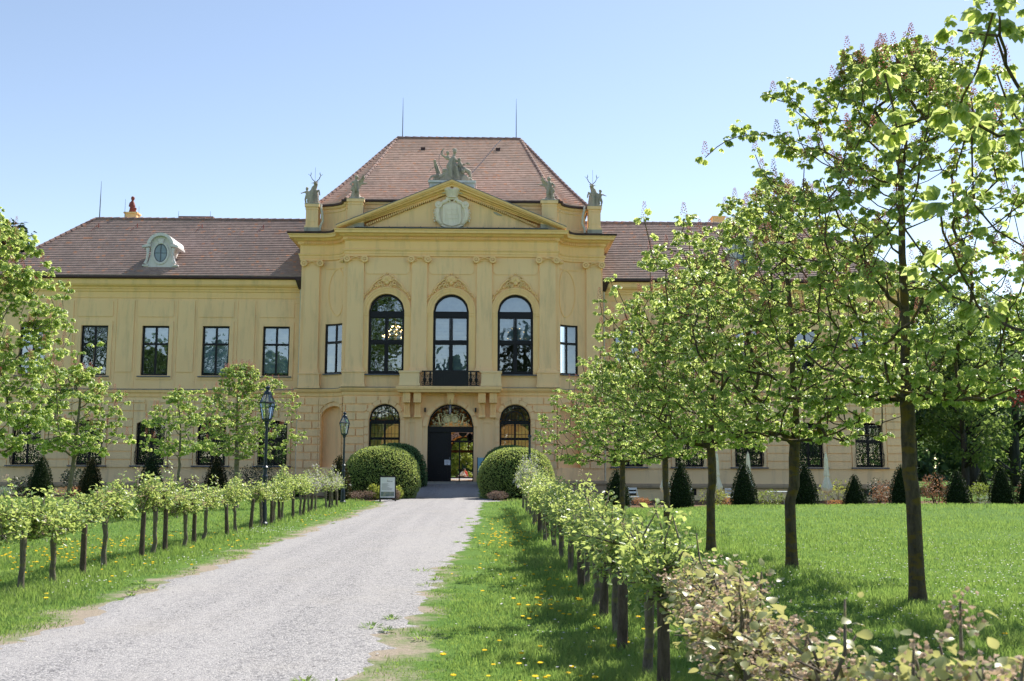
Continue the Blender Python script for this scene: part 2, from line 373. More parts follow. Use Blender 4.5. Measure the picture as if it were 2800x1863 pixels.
# ------------------------------------------------------------------ camera, sun, sky
CAMP = np.array([2.337, -57., 1.6])
def setup():
    yaw, pit, roll = R(1.1964), R(7.1), R(.1772)
    fw = np.array([math.sin(yaw) * math.cos(pit), math.cos(yaw) * math.cos(pit), math.sin(pit)])
    rt = np.array([math.cos(yaw), -math.sin(yaw), 0.]); up = np.cross(rt, fw)
    rt, up = rt * math.cos(roll) + up * math.sin(roll), -rt * math.sin(roll) + up * math.cos(roll)
    cd = bpy.data.cameras.new('camera'); cd.lens = 35; cd.sensor_width = 36; cd.clip_end = 2000; cd.clip_start = .05
    cd.dof.use_dof = True; cd.dof.focus_distance = 38; cd.dof.aperture_fstop = 6.3
    o = bpy.data.objects.new('camera', cd); COL.objects.link(o)
    m = Matrix.Identity(4)
    for i in range(3): m[i][0] = rt[i]; m[i][1] = up[i]; m[i][2] = -fw[i]; m[i][3] = CAMP[i]
    o.matrix_world = m; SC.camera = o
    S = nz(np.array([.50, .62, 1.0]))
    el = math.asin(S[2]); az = math.atan2(S[0], S[1])
    l = bpy.data.lights.new('sun', 'SUN'); l.energy = SUN_E; l.angle = R(.53); l.color = (1., .93, .82)
    so = bpy.data.objects.new('sun', l); COL.objects.link(so); so.location = (40, 40, 50)
    so.rotation_euler = Vector(tuple(S)).to_track_quat('Z', 'Y').to_euler()
    w = bpy.data.worlds.new('World'); SC.world = w; w.use_nodes = True; nt = w.node_tree; nt.nodes.clear()
    sky = nt.nodes.new('ShaderNodeTexSky'); sky.sky_type = 'NISHITA'; sky.sun_disc = False
    sky.sun_elevation = el; sky.sun_rotation = az; sky.altitude = 150; sky.air_density = .85; sky.dust_density = .15; sky.ozone_density = .85
    bg = nt.nodes.new('ShaderNodeBackground'); bg.inputs[1].default_value = SKY_E
    ou = nt.nodes.new('ShaderNodeOutputWorld')
    mx = nt.nodes.new('ShaderNodeMix'); mx.data_type = 'RGBA'; mx.blend_type = 'MULTIPLY'; mx.inputs[0].default_value = 1.; mx.inputs[7].default_value = (1.115, .98, .86, 1)   # warm tint multiplied into the sky colour, as a white balance
    nt.links.new(sky.outputs[0], mx.inputs[6]); nt.links.new(mx.outputs[2], bg.inputs[0]); nt.links.new(bg.outputs[0], ou.inputs[0])
    v = SC.view_settings; v.view_transform = 'Standard'; v.look = 'None'; v.gamma = 1; v.exposure = EXPO; v.use_curve_mapping = False
    SC.render.engine = 'CYCLES'; cy = SC.cycles
    cy.max_bounces = 8; cy.diffuse_bounces = 6; cy.glossy_bounces = 3; cy.transmission_bounces = 5; cy.transparent_max_bounces = 10
    cy.sample_clamp_indirect = 6; cy.caustics_reflective = False; cy.caustics_refractive = False
SUN_E, SKY_E, EXPO = 3.15, .090, 1.42
setup()

# ------------------------------------------------------------------ ground
def sst(t):
    t = np.clip(t, 0, 1); return t * t * (3 - 2 * t)
def gz(x, y):
    x = np.asarray(x, float); y = np.asarray(y, float)
    zl = -.22 * sst((y + 9) / 8.); zr = -.44 * sst((y + 27) / 24.)
    zc = .5 * sst((y + 9.6) / 8.6) * sst((6 - y) / 3.)
    sl = sst((-x - 2.6) / 3.); sr = sst((x - 3.2) / 4.)
    z = zl * sl + zr * sr
    c = 1 - sst((np.abs(x) - 1.95) / .8)
    z = z * (1 - c) + zc * c
    z = z + .05 * np.sin(x * .35 + 1.3) * np.sin(y * .27) * sst((np.abs(x) - 4.5) / 4) * sst((-8 - y) / 6)
    z = z + .22 * sst((x - 8) / 3) * sst((y + 27) / 4.) * sst((-16 - y) / 4.)
    z = np.where(y > 1.0, np.minimum(z, -.2) * sst((40 - y) / 30.) - .02, z)
    return z
def ground():
    def ax(b): return np.unique(np.concatenate([np.linspace(-700, -90, 14), np.linspace(-90, -30, 22), b, np.linspace(32, 100, 22), np.linspace(100, 700, 14)]))
    xs = ax(np.arange(-30, 32, .4)); ys = np.unique(np.concatenate([np.linspace(-700, -140, 12), np.linspace(-140, -60, 20), np.arange(-60, 4, .4), np.linspace(4, 80, 30), np.linspace(80, 700, 14)]))
    X, Y = np.meshgrid(xs, ys); Z = gz(X, Y); nx, ny = len(xs), len(ys)
    V = np.stack([X, Y, Z], -1).reshape(-1, 3); i = np.arange(nx * ny).reshape(ny, nx)
    F = np.stack([i[:-1, :-1], i[:-1, 1:], i[1:, 1:], i[1:, :-1]], -1).reshape(-1, 4)
    tag(link('ground', mesh_np('ground', V, [F], True), M['ground']), kind='structure')
ground()
rs = np.random.default_rng(5)
def path_edges(y):
    l = -2.0 + .10 * np.sin(y * .9) + .07 * np.sin(y * 2.7 + 1) + .05 * np.sin(y * 7.1)
    r = np.clip(1.38 + .034 * (y + 50), 1.25, 2.0) + .06 * np.sin(y * .7 + 2) + .06 * np.sin(y * 2.3) + .05 * np.sin(y * 6.3 + .5)
    k = sst((y + 15) / 3.) * sst((-9.3 - y) / 1.5)
    k2 = sst((y + 9.8) / 1.)
    l = l * (1 - k2) - 1.85 * k2; r = r * (1 - k2) + 1.8 * k2
    return l - .9 * k, r + 1.0 * k
def gravel():
    ys = np.concatenate([np.arange(-75, -12, .12), np.arange(-12, -.95, .1)]); l, r = path_edges(ys)
    l = l + rs.normal(0, .045, len(ys)); r = r + rs.normal(0, .06, len(ys)); n = 26
    T = np.linspace(0, 1, n)
    X = l[:, None] * (1 - T) + r[:, None] * T; Y = np.repeat(ys[:, None], n, 1); Z = gz(X, Y) + .012
    Z[:, 0] -= .02; Z[:, -1] -= .02
    V = np.stack([X, Y, Z], -1).reshape(-1, 3); i = np.arange(len(V)).reshape(len(ys), n)
    F = np.stack([i[:-1, :-1], i[:-1, 1:], i[1:, 1:], i[1:, :-1]], -1).reshape(-1, 4)
    tag(link('path', mesh_np('path', V, [F], True), M['gravel']), kind='structure')
    # loose stones on the path
    m = 1100; y = -52 + 26 * rs.random(m) ** 1.6; a, b = path_edges(y); x = a + (b - a) * rs.random(m)
    s = rs.uniform(.006, .016, m); oc = np.array([(1, 0, 0), (0, 1, 0), (-1, 0, 0), (0, -1, 0), (0, 0, .7)]); fo = np.array([(0, 1, 4), (1, 2, 4), (2, 3, 4), (3, 0, 4)])
    an = rs.random(m) * 6.3; ca, sa = np.cos(an), np.sin(an); st = rs.uniform(.6, 1.5, m)
    px = (oc[None, :, 0] * ca[:, None] - oc[None, :, 1] * sa[:, None] * st[:, None]) * s[:, None] + x[:, None]
    py = (oc[None, :, 0] * sa[:, None] + oc[None, :, 1] * ca[:, None] * st[:, None]) * s[:, None] + y[:, None]
    pz = oc[None, :, 2] * s[:, None] + (gz(x, y) + .013)[:, None]
    t = NT('loose_stone'); g = t.n('ShaderNodeNewGeometry')
    mt = t.done(t.pbr(t.ramp((g, 'Random Per Island'), [(0, (.13, .125, .13)), (.5, (.3, .29, .3)), (1, (.45, .44, .43))]), .85))
    tag(link('gravel_stones', mesh_np('gravel_stones', np.stack([px, py, pz], -1).reshape(-1, 3), [(fo[None] + 5 * np.arange(m)[:, None, None]).reshape(-1, 3)]), mt), kind='stuff')
    b = MB(); b.box(-1.95, 1.9, -.95, -.14, -.3, .515); b.box(-1.6, 1.65, -.45, -.145, .515, .63)
    tag(b.build('threshold', M['greystone']), kind='structure')
    # planting beds: bare soil strips in front of the walls, hugging the terrain
    for nm, xa, xb, ya, yb in (('soil_bed', -27, -2.3, -9.0, 1.2), ('soil_bed', 2.4, 32, -12.5, 1.2), ('soil_bed', -4.6, -2.75, -13.2, -9.0)):
        nx, ny = max(4, int((xb - xa) / .4)), int((yb - ya) / .35)
        xs, ys2 = np.linspace(xa, xb, nx), np.linspace(ya, yb, ny)
        X, Y = np.meshgrid(xs, ys2); Y[0] += .25 * np.sin(xs * 1.3) + .12 * np.sin(xs * 4.1)
        Z = gz(X, Y) + .012; Z[0] -= .03
        i = np.arange(nx * ny).reshape(ny, nx); F = np.stack([i[:-1, :-1], i[:-1, 1:], i[1:, 1:], i[1:, :-1]], -1).reshape(-1, 4)
        tag(link(nm, mesh_np(nm, np.stack([X, Y, Z], -1).reshape(-1, 3), [F], True), M['soil']), kind='structure')
gravel()

# ------------------------------------------------------------------ palace
PAL = thing('palace', 'long ochre yellow baroque palace with arched windows, pediment and brown tiled roofs', 'palace')
def flat(y, x0=0): return lambda s, z, d: (x0 + s, y + d, z)
def arcL(s, z, d):
    t = s * PI / 2; n = nz(np.array([math.sin(t) / 1.6, math.cos(t) / 1.4])); return (-7.7 + 1.6 * math.sin(t) + n[0] * d, 1.4 * math.cos(t) + n[1] * d, z)
def mirror(f): return lambda s, z, d: (lambda p: (-p[0], p[1], p[2]))(f(s, z, d))
arcR = mirror(arcL)
def semi(c, zs, r): return lambda q: zs + math.sqrt(max(0, r * r - (q - c) ** 2))
def seg(c, zs, hw, rise): return lambda q: zs + rise * (1 - ((q - c) / hw) ** 2)
F0 = flat(0.0)
UW = [-3.72, 0.0, 3.72]; UR = 1.03
up_holes = [(c - UR, c + UR, 6.72 if c else 6.0, semi(c, 10.36, UR), .32) for c in UW]
gf_holes = [(c - .885, c + .885, 1.5, semi(c, 4.12, .885), .35) for c in UW if c]
door_hole = (-1.28, 1.36, .62, semi(.04, 3.7, 1.32), .45)

def pavilion_walls():
    b = MB(); b.wall(F0, -6.1, 6.1, 5.75, 13.7, up_holes); b.build('wall', M['wall'], PAL)
    b = MB(); b.wall(F0, -6.1, 6.1, -.6, 5.75, gf_holes + [door_hole]); b.build('wall', M['wall'], PAL)
    for sg, mp in ((-1, arcL), (1, arcR)):
        b = MB(); b.wall(mp, 0, 1, 5.75, 13.7, [(.10, .62, 6.85, 9.78, .22)], 24)
        b.wall(mp, 0, 1, -.6, 5.75, [(.06, .72, 1.42, (lambda q: 4.35 + .6 * math.sqrt(max(0, 1 - ((q - .39) / .33) ** 2))), .42)], 24)
        b.panel(mp, .06, .72, 1.42, (lambda q: 4.35 + .6 * math.sqrt(max(0, 1 - ((q - .39) / .33) ** 2))), .42, 16)
        # end strip and return to the wing
        x0, x1 = sorted((sg * 8.95, sg * 7.7))
        b.add([(x0, 1.4, -.6), (x1, 1.4, -.6), (x1, 1.4, 13.7), (x0, 1.4, 13.7)], [(0, 1, 2, 3)])
        b.add([(sg * 8.95, 1.4, -.6), (sg * 8.95, 14, -.6), (sg * 8.95, 14, 15.2), (sg * 8.95, 1.4, 15.2)], [(0, 1, 2, 3)])
        b.build('wall', M['wall'], PAL)
        # oval relief above the side window
        b = MB(); n = 36
        cs, cz = .42, 11.65
        for i in range(n):
            t, u = 2 * PI * i / n, 2 * PI * (i + 1) / n
            def q(a, rr, d): return mp(cs + .27 * rr * math.cos(a), cz + 1.45 * rr * math.sin(a), d)
            b.hexa([q(t, .93, -.03), q(t, 1, -.03), q(t, 1, .0), q(t, .93, .0), q(u, .93, -.03), q(u, 1, -.03), q(u, 1, .0), q(u, .93, 0)])
        b.mbox(mp, .08, .78, 13.05, 13.1, -.03, 0, 8)
        b.build('oval_relief', M['trim'], PAL)
    # back shell of the pavilion so that rooms stay dark
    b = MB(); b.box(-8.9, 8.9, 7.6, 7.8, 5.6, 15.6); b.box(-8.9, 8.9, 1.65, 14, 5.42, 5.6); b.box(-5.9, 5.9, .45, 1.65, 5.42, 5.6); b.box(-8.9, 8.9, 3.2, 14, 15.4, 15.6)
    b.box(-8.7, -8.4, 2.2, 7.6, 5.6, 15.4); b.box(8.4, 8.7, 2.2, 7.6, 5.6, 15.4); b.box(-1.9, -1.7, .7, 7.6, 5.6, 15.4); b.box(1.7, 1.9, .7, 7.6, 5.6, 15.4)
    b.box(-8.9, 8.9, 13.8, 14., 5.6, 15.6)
    b.build('dark_backing_walls', M['room'], PAL)
pavilion_walls()

def rustication():
    H = .455; z0 = 1.35
    fan = [(h[0] - .28, h[1] + .28, h[2], semi((h[0] + h[1]) / 2, 4.12, .885 + .28), 0) for h in gf_holes]
    dfan = [(-1.55, 1.63, .6, semi(.04, 3.7, 1.59), 0), (-2.85, -1.5, 0, 5.8, 0), (1.55, 2.75, 0, 5.8, 0)]
    BB = {-1: MB(), 1: MB(), 0: MB()}
    for k in range(9):
        za, zb = z0 + k * H + .034, z0 + (k + 1) * H - .034
        if zb > 5.5: zb = 5.5
        off = .6 if k % 2 else 0
        for sg in (-1, 1):
            e = sorted({2.85, 6.1, *[2.85 + off + 1.25 * i for i in range(4) if 2.9 < 2.85 + off + 1.25 * i < 6.0]})
            for u, w in zip(e[:-1], e[1:]):
                a, c = (sg * u, sg * w) if sg > 0 else (sg * w, sg * u)
                BB[sg].wall(F0, a + .03, c - .03, za, zb, fan, th=.08)
    # voussoirs round the ground floor windows and the door
    for c, zs, r in ((-3.72, 4.12, .885), (3.72, 4.12, .885), (.04, 3.7, 1.32)):
        for i in range(7):
            t0, t1 = PI * i / 7 + .02, PI * (i + 1) / 7 - .02
            BB[(c > 1) - (c < -1)].ring(F0, c, zs, r + .03, r + (.27 if i != 3 else .42), t0, t1, -.10, 0, 4)
    for c in (-3.72, 3.72):
        for k in range(6):
            for q in (c - .885 - .26, c + .885 + .03): BB[1 if c > 0 else -1].mbox(F0, q, q + .23, 1.5 + k * .44 + .015, 1.5 + (k + 1) * .44 - .02, -.10, 0)
    for b in BB.values(): b.build('rustication', M['wall'], PAL)
    for mp in (arcL, arcR):
        b = MB(); hole = [(.0, .78, 1.3, (lambda q: 4.35 + .85 * math.sqrt(max(0, 1 - ((q - .39) / .40) ** 2))), 0)]
        for k in range(9):
            za, zb = z0 + k * H + .034, min(5.5, z0 + (k + 1) * H - .034)
            b.wall(mp, .01, .99, za, zb, hole, 20, th=.08)
            for e in ((.745, .99),): b.mbox(mp, e[0], e[1], za, zb, -.08, 0, 4)
            b.mbox(mp, -.0, .04, za, zb, -.08, 0, 1)
        b.build('rustication', M['wall'], PAL)
    for sg in (-1, 1):
        b = MB()
        for k in range(9):
            za, zb = z0 + k * H + .034, min(5.5, z0 + (k + 1) * H - .034); a, c = sorted((sg * 8.93, sg * 7.72)); mid = (a + c) / 2 + (.25 if k % 2 else -.2)
            b.box(a, mid - .03, 1.32, 1.4, za, zb); b.box(mid + .03, c, 1.32, 1.4, za, zb)
        b.build('rustication', M['wall'], PAL)
rustication()

def frontpath(x=8.95, yb=1.4, yr=6., n=12, ext=True):
    L = [(-x, yr), (-x, yb)]
    L += [(-7.7 + 1.6 * math.sin(t), yb * math.cos(t)) for t in np.linspace(0, PI / 2, n)]
    Rr = [(-a, c) for a, c in L[::-1]]
    return L + Rr
def bands():
    # plinth, string course at first floor, entablature, each swept round the whole front
    p = frontpath()
    def cut(pp): return pp
    cuts = [[q for q in p if q[0] <= -6.05] + [(-1.62, 0)], [(1.68, 0)] + [q for q in p if q[0] >= 6.05]]
    for c in cuts:
        b = MB(); b.sweep(c, [(0, -.7), (.09, -.7), (.09, .42), (.17, .46), (.19, .55), (.17, .64), (.06, .68), (0, .68)]); b.build('plinth', M['plinth'], PAL)
    b = MB(); b.sweep(p, [(0, 5.48), (.05, 5.52), (.06, 5.7), (.14, 5.74), (.2, 5.84), (.21, 5.93), (.0, 5.96)]); b.build('string_course', M['trim'], PAL)
    b = MB(); b.sweep(p, [(0, 5.955), (.225, 5.935), (.225, 5.955), (0, 5.985)]); b.build('flashing', M['flash'], PAL)
    prof = [(0, 13.58), (.10, 13.60), (.10, 13.72), (.13, 13.73), (.13, 13.86), (.18, 13.90), (.2, 13.98), (.10, 14.02), (.10, 14.46), (.14, 14.5), (.14, 14.54), (.22, 14.54),
            (.22, 14.70), (.30, 14.72), (.42, 14.78), (.44, 14.84), (.66, 14.86), (.68, 14.98), (.74, 15.04), (.74, 15.08), (0, 15.12)]
    b = MB(); b.sweep(p, prof)
    for i in range(94):
        x = -6.05 + i * 12.1 / 93; b.box(x - .036, x + .036, -.30, -.2, 14.555, 14.69)
    for mp in (arcL, arcR):
        for i in range(15):
            s = .02 + i * .064; b.mbox(mp, s, s + .03, 14.555, 14.69, -.30, -.2)
    for sg in (-1, 1):
        for i in range(9):
            x = sg * (7.78 + i * .13); b.box(x - .036, x + .036, 1.1, 1.2, 14.555, 14.69)
    b.build('cornice', M['trim'], PAL)
    for sg in (-1, 1):     # dark gutter on the curved sides only
        q = [a for a in p if a[0] * sg >= 6.05][:]
        b = MB(); b.sweep(q, [(0, 15.13), (.6, 15.095), (.78, 15.09), (.80, 15.2), (.70, 15.2), (0, 15.32)]); b.build('gutter', M['gutter'], PAL)
bands()

def pilasters():
    def capital(b, c, y, z, hw, side=0):
        b.box(c - hw - .05, c + hw + .05, y - .10, y + .05, z + .27, z + .33)
        b.box(c - hw, c + hw, y - .02, y + .05, z + .02, z + .27)
        for sg in (-1, 1):
            cx = c + sg * (hw + .02)
            b.ring(lambda s, zz, d: (s, y + d, zz), cx, z + .12, .10, .20, 0, 2 * PI, -.20, .02, 14)
            b.ring(lambda s, zz, d: (s, y + d, zz), cx, z + .12, .0, .07, 0, 2 * PI, -.21, .02, 10)
            b.ring(lambda s, zz, d: (s, y + d, zz), cx, z + .13, .04, .1, 0, 2 * PI, -.10, .02, 10)
            pts = [(c + sg * t * hw, y - .12, z + .26 - .10 * math.sin(t * PI) ) for t in np.linspace(.05, 1, 7)]
            b.tube(pts, .028, 6)
            b.tube([(c + sg * hw * .55, y - .12, z + .14), (c + sg * hw * .6, y - .13, z + .03), (c + sg * hw * .35, y - .12, z + .06)], .025, 5)
        for q in (-.12, 0, .12): b.ball((c + q, y - .11, z + .21 + .03 * (q == 0)), .045, 6, 4)
    specs = [(-5.53, 0, 1), (-1.85, 0, 2), (1.92, 0, 2), (5.59, 0, 1), (-8.3, 1.4, 0), (8.41, 1.4, 0)]
    for c, y, k in specs:
        hw = .49 if k == 1 else .46
        b = MB()
        b.taper(c, y - .06, 7.08, 13.38, hw + .01, .07, hw - .02, .07)
        b.box(c - hw - .06, c + hw + .06, y - .19, y, 6.95, 7.08); b.box(c - hw - .1, c + hw + .1, y - .23, y, 6.86, 6.95)
        o = b.build('pilaster', M['wall'], PAL, bevel=.012)
        bc = MB(); capital(bc, c, y - .12, 13.27, hw); bc.build('capital', M['trim'], o)
        pd = MB(); w = hw + .14 if k != 2 else .60
        if k != 2:
            pd.box(c - w, c + w, y - .27, y, 5.99, 6.80); pd.box(c - w - .05, c + w + .05, y - .32, y, 6.80, 6.86); pd.box(c - w - .05, c + w + .05, y - .32, y, 5.97, 6.12)
            pd.build('pedestal', M['wall'], o)
        else:
            cc = c - .42 if c < 0 else c + .42
            pd.box(cc - .56, cc + .56, y - .95, y, 6.02, 6.74); pd.box(cc - .61, cc + .61, y - 1.0, y, 6.74, 6.84); pd.box(cc - .60, cc + .60, y - .99, y, 5.99, 6.13)
            pd.build('pedestal', M['wallpale'], o)
    # side half capitals where the curved bays meet the front
    for sg in (-1, 1):
        b = MB(); b.box(min(sg * 6.02, sg * 6.26), max(sg * 6.02, sg * 6.26), .03, .2, 7.0, 13.3); o = b.build('pilaster', M['wall'], PAL)
        b = MB()
        for i in range(4): b.ring(lambda s, zz, d: (sg * (6.36 - .1 * (d + .1)), s, zz), .10, 13.36 - .02 * i, .05, .17 - .03 * i, 0, 2 * PI, -.3 - .5 * i, .7, 12)
        b.build('capital', M['trim'], o)
pilasters()

def arched_window(c, parent=PAL, french=False, blind=False):
    r = UR - .01; zs = 10.36; y0 = .24; z0 = 6.78 if not french else 6.0
    b = MB(); mp = F0; fr = .085
    b.ring(mp, c, zs, r - .12, r, 0, PI, y0 - .05, y0 + .07, 24)
    b.mbox(mp, c - r, c - r + fr, z0, zs, y0 - .05, y0 + .07); b.mbox(mp, c + r - fr, c + r, z0, zs, y0 - .05, y0 + .07)
    b.mbox(mp, c - r + fr, c + r - fr, 10.04, 10.30, y0 - .07, y0 + .08)
    b.mbox(mp, c - r + fr, c + r - fr, 8.50, 8.68, y0 - .06, y0 + .06)
    b.mbox(mp, c - .065, c + .065, z0 + .1, 8.50, y0 - .045, y0 + .05); b.mbox(mp, c - .055, c + .055, 8.68, 10.04, y0 - .045, y0 + .05)
    b.mbox(mp, c - r + fr, c + r - fr, z0, z0 + .1, y0 - .05, y0 + .06)
    if french: b.mbox(mp, c - r + fr, c + r - fr, 6.1, 6.85, y0 - .03, y0 + .04)
    for a, e in ((c - r + fr, c - .065), (c + .065, c + r - fr)):
        for q, w in ((z0 + .1, 8.5), (8.68, 10.04)):
            b.mbox(mp, a, a + .045, q, w, y0 - .02, y0 + .03); b.mbox(mp, e - .045, e, q, w, y0 - .02, y0 + .03)
            b.mbox(mp, a + .045, e - .045, q, q + .05, y0 - .02, y0 + .03); b.mbox(mp, a + .045, e - .045, w - .05, w, y0 - .02, y0 + .03)
    b.mbox(mp, c - r + fr, c + r - fr, zs - .06, zs + .04, y0 - .03, y0 + .04)
    w = b.build('window', M['frame'], parent)
    for a, e in ((c - r + fr, c), (c, c + r - fr)):
        for q, ww in ((z0 + .1, 8.5), (8.68, 10.04)):
            p = MB(); p.panel(mp, a, e, q, ww, y0 + .008); p.build('pane', M['glass'], w)
    p = MB(); p.panel(mp, c - r + .1, c + r - .1, zs + .03, semi(c, zs, r - .1), y0 + .01, 18); p.build('pane', M['glass'], w)
    if blind:
        p = MB(); p.panel(mp, c - r + .1, c + r - .1, zs + .03, semi(c, zs, r - .1), y0 + .14, 18); p.build('blind', M['blind'], w)
        z1 = 8.5 if blind == 1 else z0
        p = MB()
        for i in range(int((10.05 - z1) / .2)): p.mbox(mp, c - r + fr, c + r - fr, 10.05 - .2 * (i + 1) + .006, 10.05 - .2 * i, y0 + .16, y0 + .17)
        p.build('blind', M['blind'], w)
    s = MB()
    if not french: s.box(c - r - .22, c + r + .22, -.20, .2, 6.66, 6.715); s.build('sill', M['sill'], w)
    # stucco surround, imposts and festoon
    t = MB(); t.ring(mp, c, zs, UR, UR + .16, 0, PI, -.05, 0, 26); t.ring(mp, c, zs, UR + .16, UR + .34, 0, PI, -.08, 0, 26); t.ring(mp, c, zs, UR + .30, UR + .38, 0, PI, -.11, 0, 26)
    for sg in (-1, 1):
        a, e = sorted((c + sg * UR, c + sg * (UR + .40)))
        t.box(a, e, -.115, 0, 10.255, 10.355); t.box(a, e, -.085, 0, 10.10, 10.255); t.box(a, e, -.05, 0, 6.72, 10.10)
    t.build('arch_moulding', M['trim'], w)
    f = MB(); g = random.Random(int(c * 10) + 7)
    for i in range(58):
        a = R(24) + R(132) * i / 57
        if abs(a - PI / 2) < .10: continue
        k = 1 - abs(a - PI / 2) / (PI / 2); rr = UR + .50 + g.uniform(-.05, .07)
        for j in range(1 + int(k * 3)):
            q = rr + .08 * j * k + g.uniform(-.03, .03); s = g.uniform(.028, .058)
            f.ball((c + q * math.cos(a + g.uniform(-.02, .02)), -.05, zs + q * math.sin(a)), s, 6, 4, (1, 1.2, 1))
    for i in range(13):
        a = PI * i / 12; f.tube([(c, -.07, 12.05), (c + .2 * math.cos(a), -.13, 12.12 + .25 * abs(math.sin(a))), (c + .36 * math.cos(a), -.07, 12.15 + .36 * abs(math.sin(a)))], [.03, .05, .04], 5)
    for sg in (-1, 1):
        f.ring(mp, c + sg * .42, 11.98, .06, .13, 0, 2 * PI, -.12, 0, 12); f.ring(mp, c + sg * .22, 11.86, .04, .1, 0, 2 * PI, -.12, 0, 12)
        f.tube([(c + sg * (.3 + .16 * i), -.07, 12.25 - .035 * i * i + .05 * math.sin(3 * i)) for i in range(6)], [.05, .06, .05, .055, .04, .03], 6)
        f.tube([(c + sg * (.1 + .1 * i), -.08, 12.5 - .02 * i * i) for i in range(4)], .04, 6)
    f.ball((c, -.06, 12.02), .13, 8, 6); f.ball((c, -.08, 12.58), .07, 6, 5)
    f.build('stucco_festoon', M['trim'], w, smooth=True)
    # framed panel above
    q = MB(); hw, za, zb, n = 1.30, 12.55, 13.46, .16
    P = [(-hw + n, za), (hw - n, za), (hw, za + n), (hw, zb), (-hw, zb), (-hw, za + n)]
    q.prism_y([(c + x, z) for x, z in P], -.04, 0); q.build('wall_panel', M['wall'], PAL)
for i, c in enumerate(UW): arched_window(c, french=(i == 1), blind=(0, 2, 1)[i])

def side_windows():
    for mp in (arcL, arcR):
        b = MB(); a, e, z0, z1 = .10, .62, 6.85, 9.78
        for q, w in ((a, a + .035), (e - .035, e), (.345, .375)): b.mbox(mp, q, w, z0, z1, .10, .2, 2)
        for q, w in ((z0, z0 + .09), (z1 - .09, z1), (8.62, 8.76)): b.mbox(mp, a, e, q, w, .10, .2, 8)
        w_ = b.build('window', M['frame'], PAL)
        for q, w in ((a + .035, .345), (.375, e - .035)):
            for u, v in ((z0 + .09, 8.62), (8.76, z1 - .09)):
                p = MB(); p.panel(mp, q, w, u, v, .16, 4); p.build('pane', M['glass'], w_)
        p = MB(); p.panel(mp, a, .38, z0, z1, .3, 6); p.build('blind', M['blind'], w_)
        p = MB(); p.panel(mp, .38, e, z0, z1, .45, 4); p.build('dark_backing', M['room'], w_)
        s = MB(); s.mbox(mp, a - .03, e + .03, 6.78, 6.84, -.12, .2, 8); s.build('sill', M['sill'], w_)
side_windows()

def lower_windows():
    for c in (-3.72, 3.72):
        r = .885; b = MB(); mp = F0; y0 = .26; zs = 4.12
        b.ring(mp, c, zs, r - .10, r, 0, PI, y0 - .05, y0 + .06, 22); b.ring(mp, c, zs - .02, .50, .56, 0, PI, y0 - .03, y0 + .03, 18)
        for q, w in ((c - r, c - r + .09), (c + r - .09, c + r), (c - .055, c + .055)): b.mbox(mp, q, w, 1.5, zs - .1, y0 - .05, y0 + .05)
        for q, w in ((3.88, 4.10), (2.98, 3.12), (1.5, 1.62)): b.mbox(mp, c - r + .09, c + r - .09, q, w, y0 - .055, y0 + .055)
        w_ = b.build('window', M['frame'], PAL)
        for q, w in ((c - r + .09, c - .055), (c + .055, c + r - .09)):
            for u, v in ((1.62, 2.98), (3.12, 3.88)):
                p = MB(); p.panel(mp, q, w, u, v, y0 + .01); p.build('pane', M['glass'], w_)
        p = MB(); p.panel(mp, c - r + .09, c + r - .09, zs, semi(c, zs, r - .09), y0 + .01, 16); p.build('pane', M['glass'], w_)
        g = MB()
        for i in range(9):
            x = c - .78 + i * .195; top = zs + math.sqrt(max(0, .86 ** 2 - (x - c) ** 2)); g.tube([(x, .09, 1.5), (x, .09, top)], .011, 5)
        for z in (1.9, 2.5, 3.3, 3.8, 4.15): g.box(c - .87, c + .87, .075, .10, z, z + .022)
        g.build('grille', M['iron'], w_)
        s = MB(); s.box(c - r - .15, c + r + .15, -.14, .2, 1.42, 1.49); s.build('sill', M['sill'], w_)
lower_windows()

